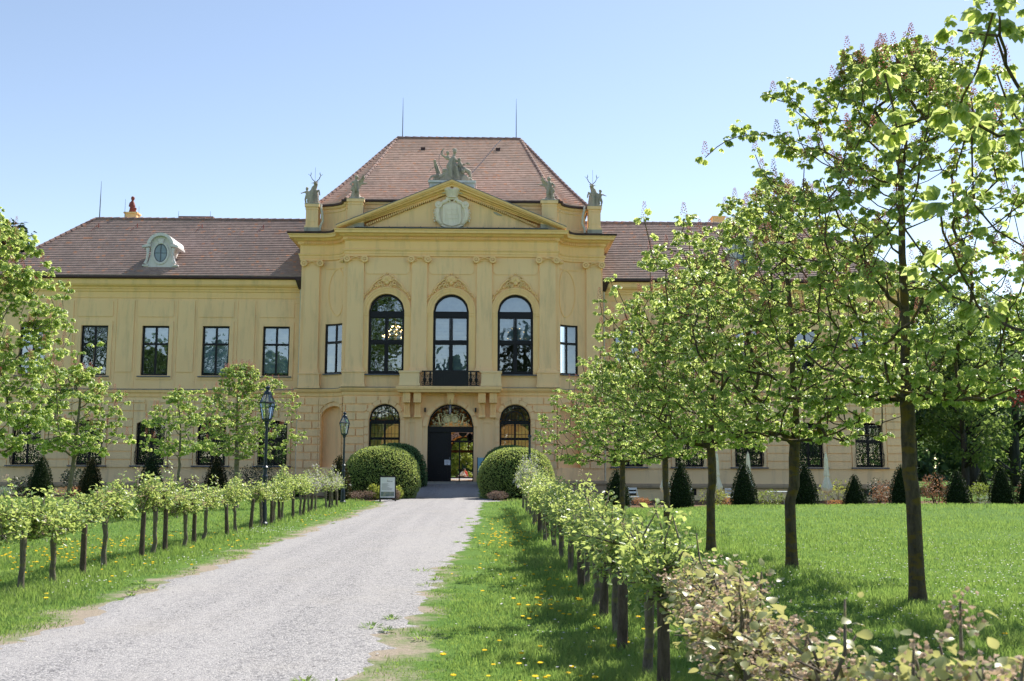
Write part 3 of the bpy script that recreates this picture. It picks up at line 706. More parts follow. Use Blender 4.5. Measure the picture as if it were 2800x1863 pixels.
def balcony():
    b = MB(); b.sweep([(-2.9, 0.), (-2.9, -.9), (2.82, -.9), (2.82, 0.)], [(-.2, 5.62), (.02, 5.64), (.06, 5.74), (.12, 5.80), (.14, 5.93), (.1, 5.97), (-.4, 5.98)])
    b.box(-2.75, 2.67, -.75, 0, 5.66, 5.975); o = b.build('balcony', M['trim'], PAL)
    for sg in (-1, 1):
        r = MB(); a, e = sorted((.04 + sg * .98, .04 + sg * 1.62))
        r.box(a, e, -.9, -.84, 6.78, 6.85); r.box(a, e, -.9, -.84, 6.0, 6.05)
        for i in range(2):
            x = .04 + sg * (1.14 + .32 * i)
            r.lathe([(.05, 6.05), (.05, 6.1), (.025, 6.14), (.03, 6.2), (.10, 6.30), (.11, 6.36), (.04, 6.48), (.03, 6.58), (.07, 6.66), (.05, 6.72), (.05, 6.78)], x, -.87, 10)
            for s2 in (-1, 1): r.ring(lambda s, z, d: (s, -.87 + d, z), x + s2 * .1, 6.55, .05, .075, 0, 2 * PI, -.02, .02, 10); r.ring(lambda s, z, d: (s, -.87 + d, z), x + s2 * .1, 6.18, .05, .075, 0, 2 * PI, -.02, .02, 10)
        r.build('railing', M['iron'], o)
    r = MB(); r.box(-.94, 1.02, -.9, -.86, 6.0, 6.86); r.box(-.96, 1.04, -.92, -.84, 6.80, 6.88)
    for i in range(14): x = -.88 + i * .14; r.box(x, x + .02, -.925, -.90, 6.03, 6.80)
    r.build('railing_panel', M['iron'], o)
    for x in (-2.44, -1.83, 1.82, 2.46):
        k = MB(); k.box(x - .21, x + .21, -.72, 0, 5.06, 5.62)
        k.prism_y([(x - .17, 4.38), (x + .17, 4.38), (x + .17, 5.06), (x - .17, 5.06)], -.34, 0)
        for i in range(3): q = x - .11 + i * .09; k.box(q, q + .035, -.37, -.34, 4.42, 5.04)
        k.prism_y([(x - .2, 4.24), (x + .2, 4.24), (x + .2, 4.38), (x - .2, 4.38)], -.38, 0)
        for i in range(3): q = x - .13 + i * .1; k.box(q, q + .05, -.74, -.72, 5.14, 5.30)
        k.build('bracket', M['trim'], PAL, bevel=.012)
    k = MB(); k.taper(.04, -.2, 5.12, 5.63, .15, .2, .24, .3); k.taper(.04, -.2, 4.98, 5.12, .12, .15, .18, .22); k.build('keystone', M['trim'], PAL, bevel=.012)
    for x0, x1 in ((-2.72, -1.56), (1.54, 2.76)):   # recess strips below the brackets
        k = MB(); k.box(x0, x0 + .36, -.05, 0, .7, 4.24); k.box(x1 - .36, x1, -.05, 0, .7, 4.24); k.box(x0 + .36, x1 - .36, -.05, 0, 3.95, 4.24); k.build('pilaster_strip', M['wall'], PAL)
    for x in (-1.42, 1.46):
        k = MB(); k.box(x - .045, x + .045, -.14, -.04, 4.55, 4.80); k.build('wall_spotlight', M['iron'], PAL, bevel=.01)
balcony()

def door():
    c, zs, r, y0 = .04, 3.7, 1.32, .34; mp = F0
    b = MB(); b.ring(mp, c, zs, r - .09, r, 0, PI, y0 - .06, y0 + .1, 26); b.mbox(mp, c - r, c + r, 3.42, 3.66, y0 - .10, y0 + .14); b.mbox(mp, c - r, c + r, 3.66, 3.74, y0 - .14, y0 + .14)
    b.mbox(mp, c - r, c - r + .09, .63, 3.42, y0 - .05, y0 + .1); b.mbox(mp, c + r - .06, c + r, .63, 3.42, y0 - .05, y0 + .1)
    D = b.build('portal', M['frame'], PAL)
    # closed leaf with raised panels
    L = MB(); a, e = c - r + .09, c + .04; L.mbox(mp, a, e, .63, 3.42, y0, y0 + .08)
    def pan(x0, x1, z0, z1):
        for i, (k, d) in enumerate(((0, .045), (.07, .02), (.13, .05))): L.mbox(mp, x0 + k, x1 - k, z0 + k, z1 - k, y0 - d, y0)
    pan(a + .26, e - .2, 1.75, 3.1); pan(a + .26, e - .2, .85, 1.45)
    L.ring(mp, (a + e) / 2, 2.05, .0, .16, 0, 2 * PI, y0 - .08, y0, 14); L.mbox(mp, a + .2, e - .15, 1.52, 1.66, y0 - .05, y0)
    L.ring(mp, (a + e) / 2 + .03, 1.15, .14, .26, 0, 2 * PI, y0 - .07, y0 - .03, 18, .6)
    l = L.build('door_leaf', M['frame'], D)
    h = MB(); h.ball((e - .09, y0 - .09, 1.88), .05); h.box(e - .12, e - .06, y0 - .03, y0, 1.75, 2.02); h.build('handle', M['rod'], l)
    # inner glazed vestibule frame on the open side
    v = MB(); y1 = .9
    v.box(.02, 1.4, y1, y1 + .09, 2.86, 2.97); v.box(.50, .57, y1, y1 + .09, .63, 2.86); v.box(1.32, 1.4, y1, y1 + .09, .63, 3.5); v.box(.02, .05, y1, y1 + .09, .63, 3.5)
    v.build('vestibule_frame', M['frame'], D)
    g = random.Random(3); s = MB(); cxs = .72
    s.ring(lambda q, z, d: (q, y1 + d, z), cxs, 3.42, .0, .24, PI, 2 * PI, 0, .05, 12)
    for sg in (-1, 1):
        for (x, z, rr, a0, a1) in ((.36, 3.22, .12, 0, 5.5), (.55, 3.12, .09, 1, 6), (.30, 3.05, .07, 0, 6.2), (.56, 3.34, .07, 0, 6.2)):
            s.tube([(cxs + sg * (x + rr * (1 - .1 * i) * math.cos(a0 + (a1 - a0) * i / 9)), y1 + .04, z + rr * (1 - .06 * i) * math.sin(a0 + (a1 - a0) * i / 9)) for i in range(10)], .017, 5)
    s.build('ironwork', M['iron'], D)
    # fanlight: gilded double cartouche and scrolls on wrought iron
    f = MB(); y2 = y0 + .02
    for sg in (-1, 1):
        f.ring(lambda q, z, d: (q, y2 + d, z), c + sg * .235, 4.15, .0, .21, 0, 2 * PI, -.05, .03, 20, 1.08)
        f.ring(lambda q, z, d: (q, y2 + d, z), c + sg * .25, 4.15, .25, .285, 0, 2 * PI, -.06, .03, 20, 1.1)
        f.tube([(c + sg * (.62 + .12 * t), y2 - .02, 3.82 + .68 * t) for t in (0, .5, 1)], [.07, .05, .03], 6)
        for (x, z, rr, a0, a1) in ((.42, 3.88, .11, 0, 5.5), (.18, 3.86, .09, 1, 6.2), (.60, 3.86, .08, 0, 5), (.78, 3.90, .09, 0, 5.2), (.58, 4.42, .10, 0, 5.2), (.40, 4.55, .09, 1, 6), (.95, 3.88, .07, 0, 6), (.22, 4.62, .08, 0, 5.6), (.82, 4.2, .09, .5, 5.5), (1.02, 4.08, .06, 0, 6), (.66, 4.66, .06, 0, 6), (.12, 4.84, .06, 0, 6)):
            f.tube([(c + sg * (x + rr * (1 - .09 * i) * math.cos(a0 + (a1 - a0) * i / 9)), y2, z + rr * (1 - .05 * i) * math.sin(a0 + (a1 - a0) * i / 9)) for i in range(10)], [.024] * 5 + [.018] * 5, 5)
        for x, z in ((.5, 4.0), (.9, 4.0), (.74, 4.34), (.5, 4.3), (.3, 4.42), (.34, 3.84)): f.ball((c + sg * x, y2 - .01, z), .04, 6, 4, (1, .5, 1.5))
    f.ball((c, y2 - .03, 4.45), .1, 8, 6, (1.3, .6, .8)); f.box(c - .14, c + .14, y2 - .05, y2 + .02, 4.36, 4.42)
    f.tube([(c - 1.15, y2, 3.78), (c + 1.15, y2, 3.78)], .02, 5)
    fo = f.build('gilded_fanlight', M['gold'], D, smooth=True)
    q = MB()
    for i in range(15):
        a = PI * (i + .5) / 15; q.tube([(c + .5 * math.cos(a), y2 + .05, zs + .5 * math.sin(a)), (c + 1.24 * math.cos(a), y2 + .05, zs + 1.24 * math.sin(a))], .011, 4)
        if i % 2: q.ring(lambda s_, z, d: (s_, y2 + .05 + d, z), c + 1.05 * math.cos(a), zs + 1.05 * math.sin(a), .04, .09, 0, 2 * PI, -.01, .01, 8)
    for rr in (.72, .96): q.ring(lambda s_, z, d: (s_, y2 + .05 + d, z), c, zs, rr - .012, rr + .012, 0, PI, -.01, .01, 24)
    q.build('fanlight_bars', M['iron'], D)
    p = MB(); p.box(c + -.36 + .02, c + .02 - .02, y0 - .075, y0 - .065, 1.56, 1.86); n = p.build('door_notice', M['white'], D)
    p = MB()
    for i in range(4): p.box(c - .30, c - .08 - .05 * (i % 2), y0 - .078, y0 - .076, 1.79 - .045 * i, 1.80 - .045 * i)
    p.box(c - .22, c - .14, y0 - .078, y0 - .076, 1.585, 1.61); p.build('notice_lettering', M['rod'], n)
door()

def hall():
    # vaulted entrance hall, open by arches to the inner courtyard behind
    b = MB(); y1 = 12.; yh = 12.4
    mp = flat(yh)
    arches = [(c - w, c + w, .55 if not c else 1.2, semi(c, zs, w), -.4) for c, w, zs in ((-3.9, 1.3, 3.1), (0., 1.5, 3.1), (3.9, 1.3, 3.1))]
    b.wall(mp, -8.3, 8.3, .5, 5.4, arches); b.wall(flat(y1 - .001), -8.3, 8.3, .5, 5.4, arches, reveal=False)
    b.box(-8.5, -8.3, 1.65, 12.4, -.3, 5.4); b.box(8.3, 8.5, 1.65, 12.4, -.3, 5.4)
    b.build('hall_wall', M['orange'], PAL)
    b = MB(); b.box(-8.3, 8.3, 1.65, 12.4, .35, .52); b.box(-5.9, 5.9, .3, 1.65, .35, .52); b.build('hall_floor', M['greystone'], PAL)
    # courtyard and the garden range behind it
    b = MB(); b.box(-14, 14, 12.4, 31, .2, .5); b.build('courtyard_floor', M['gravel'], PAL)
    b = MB(); mp = flat(27.)
    b.wall(mp, -14, 14, .5, 7.5, [(-1.25, 1.25, .5, semi(0, 2.75, 1.25), 4.)]); b.build('court_wall', M['orange'], PAL)
    b = MB(); b.ring(mp, 0, 2.75, 1.25, 1.62, 0, PI, -.08, 0, 20); b.mbox(mp, -1.62, -1.25, .5, 2.75, -.08, 0); b.mbox(mp, 1.25, 1.62, .5, 2.75, -.08, 0)
    b.build('arch_surround', plaster('pinkish_stone', (.42, .30, .25), (.5, .37, .3), (.3, .22, .2), .3), PAL)
    b = MB(); b.box(-14, 14, 27.0, 31.0, 7.5, 7.9); b.build('court_cornice', M['trim'], PAL)
    b = MB(); mg = flat(31.)
    b.ring(mg, 0, 2.75, 1.12, 1.26, 0, PI, 0, .1, 18); b.mbox(mg, -1.26, 1.26, 2.62, 2.85, 0, .1); b.mbox(mg, .32, .42, 2.85, 3.9, 0, .1); b.mbox(mg, -1.26, -1.14, .5, 2.62, 0, .1); b.mbox(mg, 1.14, 1.26, .5, 2.62, 0, .1)
    b.build('garden_gate_frame', simple('dark_wood', (.03, .018, .014), .6), PAL)
hall()

def pediment():
    zr = lambda x: 18.0 - (18.0 - 15.26) * abs(x) / 6.6
    b = MB(); lay = [(0, -.12, -.80), (-.12, -.20, -.72), (-.20, -.34, -.60), (-.34, -.46, -.36), (-.46, -.62, -.24)]
    for sg in (-1, 1):
        for i, (o1, o0, y) in enumerate(lay):
            xe = sg * (6.62 - .05 * i); P = [(xe, zr(xe) + o0), (0, zr(0) + o0), (0, zr(0) + o1), (xe, zr(xe) + o1)]
            P = [(x, max(z, 15.10)) for x, z in P]
            b.prism_y(P if sg < 0 else P[::-1], y, .3)
        for i in range(42):
            x = sg * (.9 + i * .118); z = zr(x) - .62
            if z - .14 > 15.2: b.hexa([(x - .034, -.30, z + .005), (x + .034, -.30, z + .005 ), (x + .034, -.02, z + .005), (x - .034, -.02, z + .005), (x - .034, -.30, z + .14), (x + .034, -.30, z + .14), (x + .034, -.02, z + .14), (x - .034, -.02, z + .14)])
    o = b.build('pediment', M['trim'], PAL)
    t = MB(); t.prism_y([(-5.6, 15.1), (5.6, 15.1), (0, 17.36)], -.10, .25)
    t.prism_y([(-4.1, 15.36), (-.95, 15.36), (-.95, 16.5), (-3.9, 15.44)], -.125, -.1); t.prism_y([(.95, 15.36), (4.1, 15.36), (3.9, 15.44), (.95, 16.5)], -.125, -.1)
    t.build('tympanum', M['wall'], o)
    f = MB(); f.hexa([(-5.6, -.80, 15.13), (5.6, -.80, 15.13), (5.6, -.1, 15.14), (-5.6, -.1, 15.14), (-5.6, -.80, 15.16), (5.6, -.80, 15.16), (5.6, -.1, 15.28), (-5.6, -.1, 15.28)])
    for i in range(13): x = -5.4 + i * .9; f.hexa([(x, -.81, 15.15), (x + .04, -.81, 15.15), (x + .04, -.1, 15.28), (x, -.1, 15.28), (x, -.81, 15.19), (x + .04, -.81, 15.19), (x + .04, -.1, 15.31), (x, -.1, 15.31)])
    f.build('flashing', M['flash'], o)
    f = MB()
    for sg in (-1, 1):
        P = [(sg * 6.64, zr(6.64)), (0, 18.0), (0, 18.035), (sg * 6.64, zr(6.64) + .035)]; f.prism_y(P, -.83, .3)
    f.build('flashing', M['flash'], o)
    # coat of arms: plain pale cartouche with crown and drapery
    a = MB(); y = -.45
    sh = [(-.62, 16.62), (-.64, 15.62), (-.56, 15.40), (-.30, 15.29), (0, 15.24), (.30, 15.29), (.56, 15.40), (.64, 15.62), (.62, 16.62), (.3, 16.72), (0, 16.78), (-.3, 16.72)]
    a.prism_y([(x * 1.22, 15.95 + (z - 15.95) * 1.05) for x, z in sh], y + .1, 0); a.prism_y([(x * .84, 15.98 + (z - 15.98) * .90) for x, z in sh], y, y + .1)
    for i in range(3): a.box(-.34, .34, y - .02, y, 15.75 + .26 * i, 15.77 + .26 * i)
    a.box(-.012, .012, y - .02, y, 15.6, 16.45); a.box(-.36, -.34, y - .02, y, 15.6, 16.45); a.box(.34, .36, y - .02, y, 15.6, 16.45)
    for sg in (-1, 1):
        a.ring(lambda s_, z, d: (s_, y + d, z), sg * .78, 16.58, .06, .21, 0, 2 * PI, -.06, .3, 14); a.ball((sg * .78, y - .03, 16.58), .09, 8, 6)
        a.tube([(sg * .80, y + .12, 16.5), (sg * .86, y + .05, 16.1), (sg * .80, y + .08, 15.7), (sg * .62, y + .1, 15.45)], [.13, .16, .15, .09], 8)
        a.tube([(sg * .68, y + .1, 16.6), (sg * .45, y + .02, 16.76), (sg * .2, y + .05, 16.9), (sg * .1, y + .03, 16.78)], [.1, .12, .09, .05], 8)
        for i in range(5): a.ball((sg * (1.0 + .03 * (i % 2)), y + .18, 16.3 - .16 * i), .07, 6, 5)
        a.ball((sg * .24, y - .04, 17.5), .19, 8, 6, (1.3, .8, .8))
    a.lathe([(.33, 17.0), (.30, 17.05), (.42, 17.35), (.46, 17.45), (.3, 17.52), (.05, 17.55)], 0, y + .15, 16)
    a.box(-.36, .36, y - .02, .1, 16.9, 17.02)
    a.build('coat_of_arms', M['arms'], o, smooth=False, bevel=.02)
    a = MB(); a.prism_y([(2.4, 16.28), (2.62, 16.24), (2.75, 16.14), (2.95, 16.08), (2.88, 16.02), (2.66, 16.06), (2.48, 16.16)], -.128, -.12); a.build('bare_plaster_patch', M['greystone'], o)
pediment()

def attic_eave(off=0.0, n=9):
    x0, y0, rx, ry = 7.95, 1.6, 1.7, 1.25
    L = [(-x0, 14.), (-x0, y0)] + [(-x0 + rx * math.sin(t), y0 - ry + ry * math.cos(t)) for t in np.linspace(0.12, PI / 2, n)]
    return L + [(-a, c) for a, c in L[::-1]]
def roof_strips(mb, low, top, course, lip=.035, flare=.0):
    """overlapping tile courses from polyline low to polyline top (same length)."""
    low, top = np.asarray(low, float), np.asarray(top, float)
    Lm = np.linalg.norm(top - low, axis=1).max(); n = int(Lm / course)
    def at(t):
        p = low + (top - low) * t; p[:, 2] -= flare * 4 * t * (1 - t) * (1 - t); return p
    for i in range(n):
        a, c = at(i / n), at(min(1, (i + 1.06) / n)); a2 = a.copy(); a2[:, 2] += lip
        a0 = at(i / n); m = len(a)
        vs = [tuple(q) for q in a0] + [tuple(q) for q in a2] + [tuple(q) for q in c]
        fs = []
        for k in range(m - 1): fs += [(k, k + 1, m + k + 1, m + k), (m + k, m + k + 1, 2 * m + k + 1, 2 * m + k)]
        mb.add(vs, fs)
def ridge_row(mb, p, q, r=.13, step=.42):
    p, q = np.array(p, float), np.array(q, float); L = np.linalg.norm(q - p); n = max(2, int(L / step)); d = (q - p) / n
    for i in range(n):
        a = p + d * i; mb.tube([a, a + d * 1.08], [r * 1.12, r * .88], 8)
def rods(parent, pts):
    for p, h in pts:
        b = MB(); b.tube([p, (p[0], p[1], p[2] + h * .5), (p[0], p[1], p[2] + h)], [.035 if h > 1.5 else .014, .028 if h > 1.5 else .012, .008], 6); b.build('lightning_rod', M['rod'], parent)
RY = 8.6
def pavilion_roof():
    p = attic_eave(); b = MB()
    b.sweep(p, [(0, 15.0), (.10, 15.0), (.10, 15.55), (.02, 15.62), (0, 15.9), (0, 16.5), (.05, 16.55), (.05, 16.6), (0, 16.64), (0, 16.72), (.10, 16.78), (.14, 16.88), (0, 16.95)]); b.build('attic', M['wall'], PAL)
    g = MB(); g.sweep(p, [(0, 16.885), (.2, 16.88), (.27, 16.90), (.28, 17.0), (.2, 17.01), (0, 16.97)]); g.build('gutter', M['gutter'], PAL)
    k = RY - 0; zt = 23.55; xl, xr = -4.12, 4.22
    low = [(x * 1.0, y, 16.99) for x, y in p]
    # push the eave line out over the gutter
    out = []
    for x, y, z in low: out.append((x - .18 * (1 if x < -6.3 else 0) + .18 * (1 if x > 6.3 else 0), y - .2, z))
    top = []
    for x, y, z in out:
        top.append((xl if x < 0 else xr, RY if y < 10 else RY + 2.5, zt))
    r = MB(); roof_strips(r, out, top, .31, .10, .16); R_ = r.build('roof', M['tile'], PAL)
    # back slope
    e = MB(); e.add([(-8.1, 14, 16.99), (8.1, 14, 16.99), (xr, RY + 2.5, zt), (xl, RY + 2.5, zt), (xl, RY, zt), (xr, RY, zt)], [(0, 1, 2, 3), (3, 2, 5, 4)]); e.build('rear_slope', M['tile'], R_)
    h = MB(); ridge_row(h, (xl, RY, zt), (xr, RY, zt), .17, .5)
    i0 = next(i for i, q in enumerate(out) if q[0] > -6.4); 
    for sg in (-1, 1):
        T = (xl if sg < 0 else xr, RY, zt)
        def fl(P, T=T):
            P = np.array(P, float); T = np.array(T)
            return [tuple(P + (T - P) * t + np.array([0, 0, -.16 * 4 * t * (1 - t) ** 2 + .03])) for t in np.linspace(0, 1, 9)]
        for P in ((sg * 8.13, 1.4, 17.0), (sg * 6.25, .15, 17.0)):
            pts = fl(P)
            for a, c in zip(pts[:-1], pts[1:]): ridge_row(h, a, c, .11, .38)
    h.build('ridge_tiles', M['ridge'], R_)
    rods(R_, [((-3.78, RY, zt), 2.9), ((3.95, RY, zt), 2.9), ((.05, RY + 1, zt), .55)])
    for x in (-2.25, 2.7):       # small roof vents
        t = .80; y, z = .15 + (RY - .15) * t, 16.99 + (zt - 16.99) * t - .02
        v = MB(); v.box(x - .13, x + .13, y - .16, y + .3, z - .1, z + .12); v.box(x - .15, x + .15, y - .2, y + .3, z + .12, z + .15); v.build('roof_vent', M['gutter'], R_)
    t = .64; cb = MB(); cb.tube([(2.9, 6.35, 22.78), (2.6, 5.75, 22.27), (1.5, 3.6, 20.2), (.9, 2.4, 19.15)], .022, 5); cb.build('conductor_cable', M['rod'], R_)
    for x, y, hw in ((-5.62, .02, .44), (5.68, .02, .44), (-8.36, 1.28, .36), (8.46, 1.28, .36)):
        b = MB(); b.box(x - hw, x + hw, y - .30, y + .5, 15.2, 16.76); b.box(x - hw - .07, x + hw + .07, y - .37, y + .55, 16.76, 16.93)
        b.box(x - hw - .03, x + hw + .03, y - .33, y + .5, 16.60, 16.66); b.box(x - hw - .06, x + hw + .06, y - .36, y + .5, 15.2, 15.62)
        b.box(x - hw + .12, x + hw - .12, y - .32, y - .3, 15.85, 16.5)
        o = b.build('statue_pedestal', M['wall'], PAL)
        b = MB(); b.box(x - hw - .075, x + hw + .075, y - .375, y + .5, 15.2, 15.5); b.build('weathered_foot', M['greystone'], o); b = MB(); b.box(x - hw - .08, x + hw + .08, y - .38, y + .56, 16.93, 16.97); b.build('weathered_cap', M['greystone'], o)
    for sg in (-1, 1):
        b = MB(); x = sg * 7.86; b.tube([(x, 1.2, 16.95), (x, 1.1, 16.75), (x - sg * .1, 1.02, 16.4), (x - sg * .14, 1.05, 15.9), (x - sg * .02, 1.0, 15.6), (x, .98, 15.3)], .07, 8); b.build('downpipe', M['pipe'], PAL)
    b = MB(); b.box(-1.32, 1.30, -.35, .9, 17.3, 17.92); b.box(-1.40, 1.38, -.45, 1., 17.92, 18.05); b.build('statue_plinth', M['dormer'], PAL)
pavilion_roof()

def wing(sg):
    nm = PAL; yw = 2.5; X = lambda x: sg * x
    mp = (lambda s, z, d: (s, yw + d, z)) if sg > 0 else (lambda s, z, d: (-s, yw + d, z))
    cs = [10.55 + 3.6 * i for i in range(5)]; cs = [10.55, 14.15, 17.74, 21.36, 24.98]
    uh = [(c - .80, c + .80, 6.80, 9.78, .26) for c in cs]; gh = [(c - .84, c + .84, 1.5, seg(c, 3.95, .84, .2), .26) for c in cs]
    b = MB(); b.wall(mp, 8.9, 27.4, 5.75, 12.0, uh); b.build('wall', M['wall'], nm)
    b = MB(); b.wall(mp, 8.9, 27.4, -.9, 5.75, gh + [(c - .42, c + .42, -.18, .22, .2) for c in cs]); b.build('wall', M['wallpale'], nm)
    b = MB(); b.add([(X(27.4), yw, -.9), (X(27.4), 15, -.9), (X(27.4), 15, 12.), (X(27.4), yw, 12)], [(0, 1, 2, 3)]); b.build('end_wall', M['wall'], nm)
    b = MB()
    for c in cs: b.mbox(mp, c - 1.3, c + 1.3, -.4, 12, .9, 1.0)  # dark backing board behind each window, its colour standing in for room shade
    b.box(*sorted((X(8.9), X(27.3))), 14.8, 15, -.9, 12); b.build('dark_backing_walls', M['room'], nm)
    # relief: frames, lintel panels, tall panels
    b = MB()
    for c in cs:
        h = [(c - .80, c + .80, 6.80, 9.78, 0)]
        b.wall(mp, c - 1.04, c + 1.04, 6.55, 10.05, h, th=.05)
        b.wall(mp, c - 1.03, c + 1.03, 10.32, 11.28, th=.04)
        for e in (-1, 1): b.mbox(mp, c + e * 1.22 - .035, c + e * 1.22 + .035, 6.1, 11.42, -.02, 0)
    for c in [(p + q) / 2 for p, q in zip(cs[:-1], cs[1:])] + [26.4]:
        b.wall(mp, c - .50, c + .50, 7.0, 11.3, th=.045)
    for i in range(12): b.mbox(mp, 8.97, 9.35 + .12 * (i % 2), 6.1 + i * .46 + .015, 6.1 + (i + 1) * .46 - .015, -.03, 0)
    b.build('wall_relief', M['wall'], nm)
    b = MB(); H = .475
    edges = [9.0] + [v for c in cs for v in (c - 1.08, c + 1.08)] + [27.38]
    for k in range(9):
        za, zb = 1.35 + k * H + .032, min(5.35, 1.35 + (k + 1) * H - .032)
        if za > 5.3: continue
        for i in range(0, len(edges), 2): b.wall(mp, edges[i] + .01, edges[i + 1] - .01, za, zb, th=.075)
        if za > 4.2:
            for c in cs: 
                t = (za - 4.2) * .55
                for e in (-1, 1):
                    q0, q1 = sorted((c + e * 1.07, c + e * (.34 + t * .2))); b.mbox(mp, q0, q1 - .012, za, zb, -.075, 0)
    for c in cs:
        h = [(c - .84, c + .84, 1.5, seg(c, 3.95, .84, .2), 0)]; b.wall(mp, c - 1.04, c + 1.04, 1.36, 4.32, h, th=.10)
        b.mbox(mp, c - .25, c + .25, 4.34, 5.3, -.10, 0)
    b.build('rustication', M['wallpale'], nm)
    pth = [(X(27.4), 15.), (X(27.4), yw), (X(8.9), yw)] if sg > 0 else [(-8.9, yw)]
    pth = [(-27.4, 15.), (-27.4, yw), (-8.95, yw)] if sg < 0 else [(8.95, yw), (27.4, yw), (27.4, 15.)]
    b = MB(); b.sweep(pth, [(0, 5.5), (.05, 5.53), (.05, 5.72), (.12, 5.78), (.14, 5.93), (0, 5.98)]); b.build('string_course', M['trim'], nm)
    b = MB(); b.sweep(pth, [(0, 5.97), (.16, 5.94), (.16, 5.96), (0, 6.0)]); b.build('flashing', M['flash'], nm)
    b = MB(); b.sweep(pth, [(0, .2), (.07, .2), (.14, .25), (.16, .36), (.14, .46), (.05, .50), (0, .5)]); b.build('plinth', M['plinth'], nm)
    b = MB(); b.sweep(pth, [(0, 11.45), (.04, 11.46), (.04, 11.5), (.02, 11.52), (.02, 11.82), (.08, 11.86), (.1, 11.98), (.16, 12.0), (.18, 12.1), (.32, 12.16), (.40, 12.26), (.42, 12.48), (.46, 12.54), (0, 12.56)]); b.build('cornice', M['trim'], nm)
    b = MB(); b.sweep(pth, [(.2, 12.56), (.56, 12.57), (.62, 12.6), (.62, 12.70), (.2, 12.72)]); b.build('gutter', M['gutter'], nm)
    # windows
    for i, c in enumerate(cs):
        def bx(B, a, e, z0, z1, d0, d1): B.mbox(mp, a, e, z0, z1, d0, d1)
        b = MB(); y0 = .16
        for a, e in ((c - .8, c - .7), (c + .7, c + .8), (c - .055, c + .055)): bx(b, a, e, 6.8, 9.78, y0 - .05, y0 + .05)
        for a, e in ((6.8, 6.9), (9.68, 9.78), (8.63, 8.75)): bx(b, c - .7, c + .7, a, e, y0 - .06, y0 + .05)
        w = b.build('window', M['frame'], nm)
        for a, e in ((c - .7, c - .055), (c + .055, c + .7)):
            for q, v in ((6.9, 8.63), (8.75, 9.68)):
                p = MB(); p.panel(mp, a, e, q, v, y0 + .01); p.build('pane', M['glass'], w)
        if i != 3:
            p = MB(); zb = 8.7 if i == 2 else 6.85
            for j in range(int((9.7 - zb) / .17)): p.mbox(mp, c - .74, c + .74, 9.7 - .17 * (j + 1) + .005, 9.7 - .17 * j, y0 + .10, y0 + .11)
            p.build('blind', M['blind'], w)
        s = MB(); bx(s, c - .97, c + .97, 6.70, 6.76, -.14, .1); s.build('sill', M['sill'], w)
        # ground floor window with bellied grille
        b = MB(); y0 = .17
        for a, e in ((c - .84, c - .75), (c + .75, c + .84), (c - .05, c + .05)): b.wall(lambda s_, z, d: mp(s_, z, d + y0 + .05), a, e, 1.5, seg(c, 3.95, .84, .2)((a + e) / 2), th=.1)
        for a, e in ((1.5, 1.6), (2.95, 3.13), (3.85, 3.97)): bx(b, c - .75, c + .75, a, e, y0 - .055, y0 + .05)
        w = b.build('window', M['frame'], nm)
        for a, e in ((c - .75, c - .05), (c + .05, c + .75)):
            for q, v in ((1.6, 2.95), (3.13, 4.0)):
                p = MB(); p.panel(mp, a, e, q, v, y0 + .01); p.build('pane', M['glass'], w)
        g = MB(); B = lambda z: -.06 - .26 * math.exp(-((z - 1.95) / .45) ** 2)
        zz = [1.55, 1.7, 1.9, 2.1, 2.35, 2.7, 3.2, 3.7, 4.02]
        for j in range(9):
            q = c - .8 + .2 * j; g.tube([mp(q, z, B(z)) for z in zz], .012, 4)
        for z in (1.62, 1.95, 2.35, 2.9, 3.5):
            g.tube([mp(c - .84, z, 0), mp(c - .82, z, B(z)), mp(c + .82, z, B(z)), mp(c + .84, z, 0)], .013, 4)
        for e in (-1, 1):
            for z, rr in ((1.75, .09), (1.98, .11), (2.22, .09)):
                g.tube([mp(c + e * .83, z + rr * math.sin(a), -.14 + rr * math.cos(a)) for a in np.linspace(0, 5.6, 9)], .016, 4)
        g.build('grille', M['iron'], w)
        s = MB(); bx(s, c - 1.12, c + 1.12, 1.41, 1.48, -.22, .1); s.build('sill', M['sill'], w)
        s = MB(); bx(s, c - .42, c + .42, -.18, .22, .12, .14); s.build('cellar_window', M['frame'], nm)
    # roof
    ze, zr_, ye, yr = 12.72, 17.66, 1.92, 8.1
    low = [(X(7.9), ye, ze), (X(8.9), ye, ze), (X(27.98), ye, ze), (X(27.98), 14.2, ze)]
    top = [(X(7.9), yr, zr_), (X(8.9), yr, zr_), (X(23.9), yr, zr_), (X(23.9), yr + .05, zr_)]
    r = MB(); roof_strips(r, low, top, .27, .085, .10); ro = r.build('roof', M['tilew'], nm)
    e = MB(); e.add([(X(7.9), 14.2, ze), (X(27.98), 14.2, ze), (X(23.9), yr + .05, zr_), (X(7.9), yr + .05, zr_)], [(0, 1, 2, 3)]); e.build('rear_slope', M['tilew'], ro)
    h = MB(); ridge_row(h, (X(7.9), yr, zr_), (X(23.9), yr, zr_), .15, .5)
    P, T = np.array([X(27.98), ye, ze]), np.array([X(23.9), yr, zr_]); pts = [tuple(P + (T - P) * t + np.array([0, 0, -.10 * 4 * t * (1 - t) ** 2 + .03])) for t in np.linspace(0, 1, 8)]
    for a, c in zip(pts[:-1], pts[1:]): ridge_row(h, a, c, .12, .4)
    h.build('ridge_tiles', M['ridge'] if sg < 0 else M['tilew'], ro)
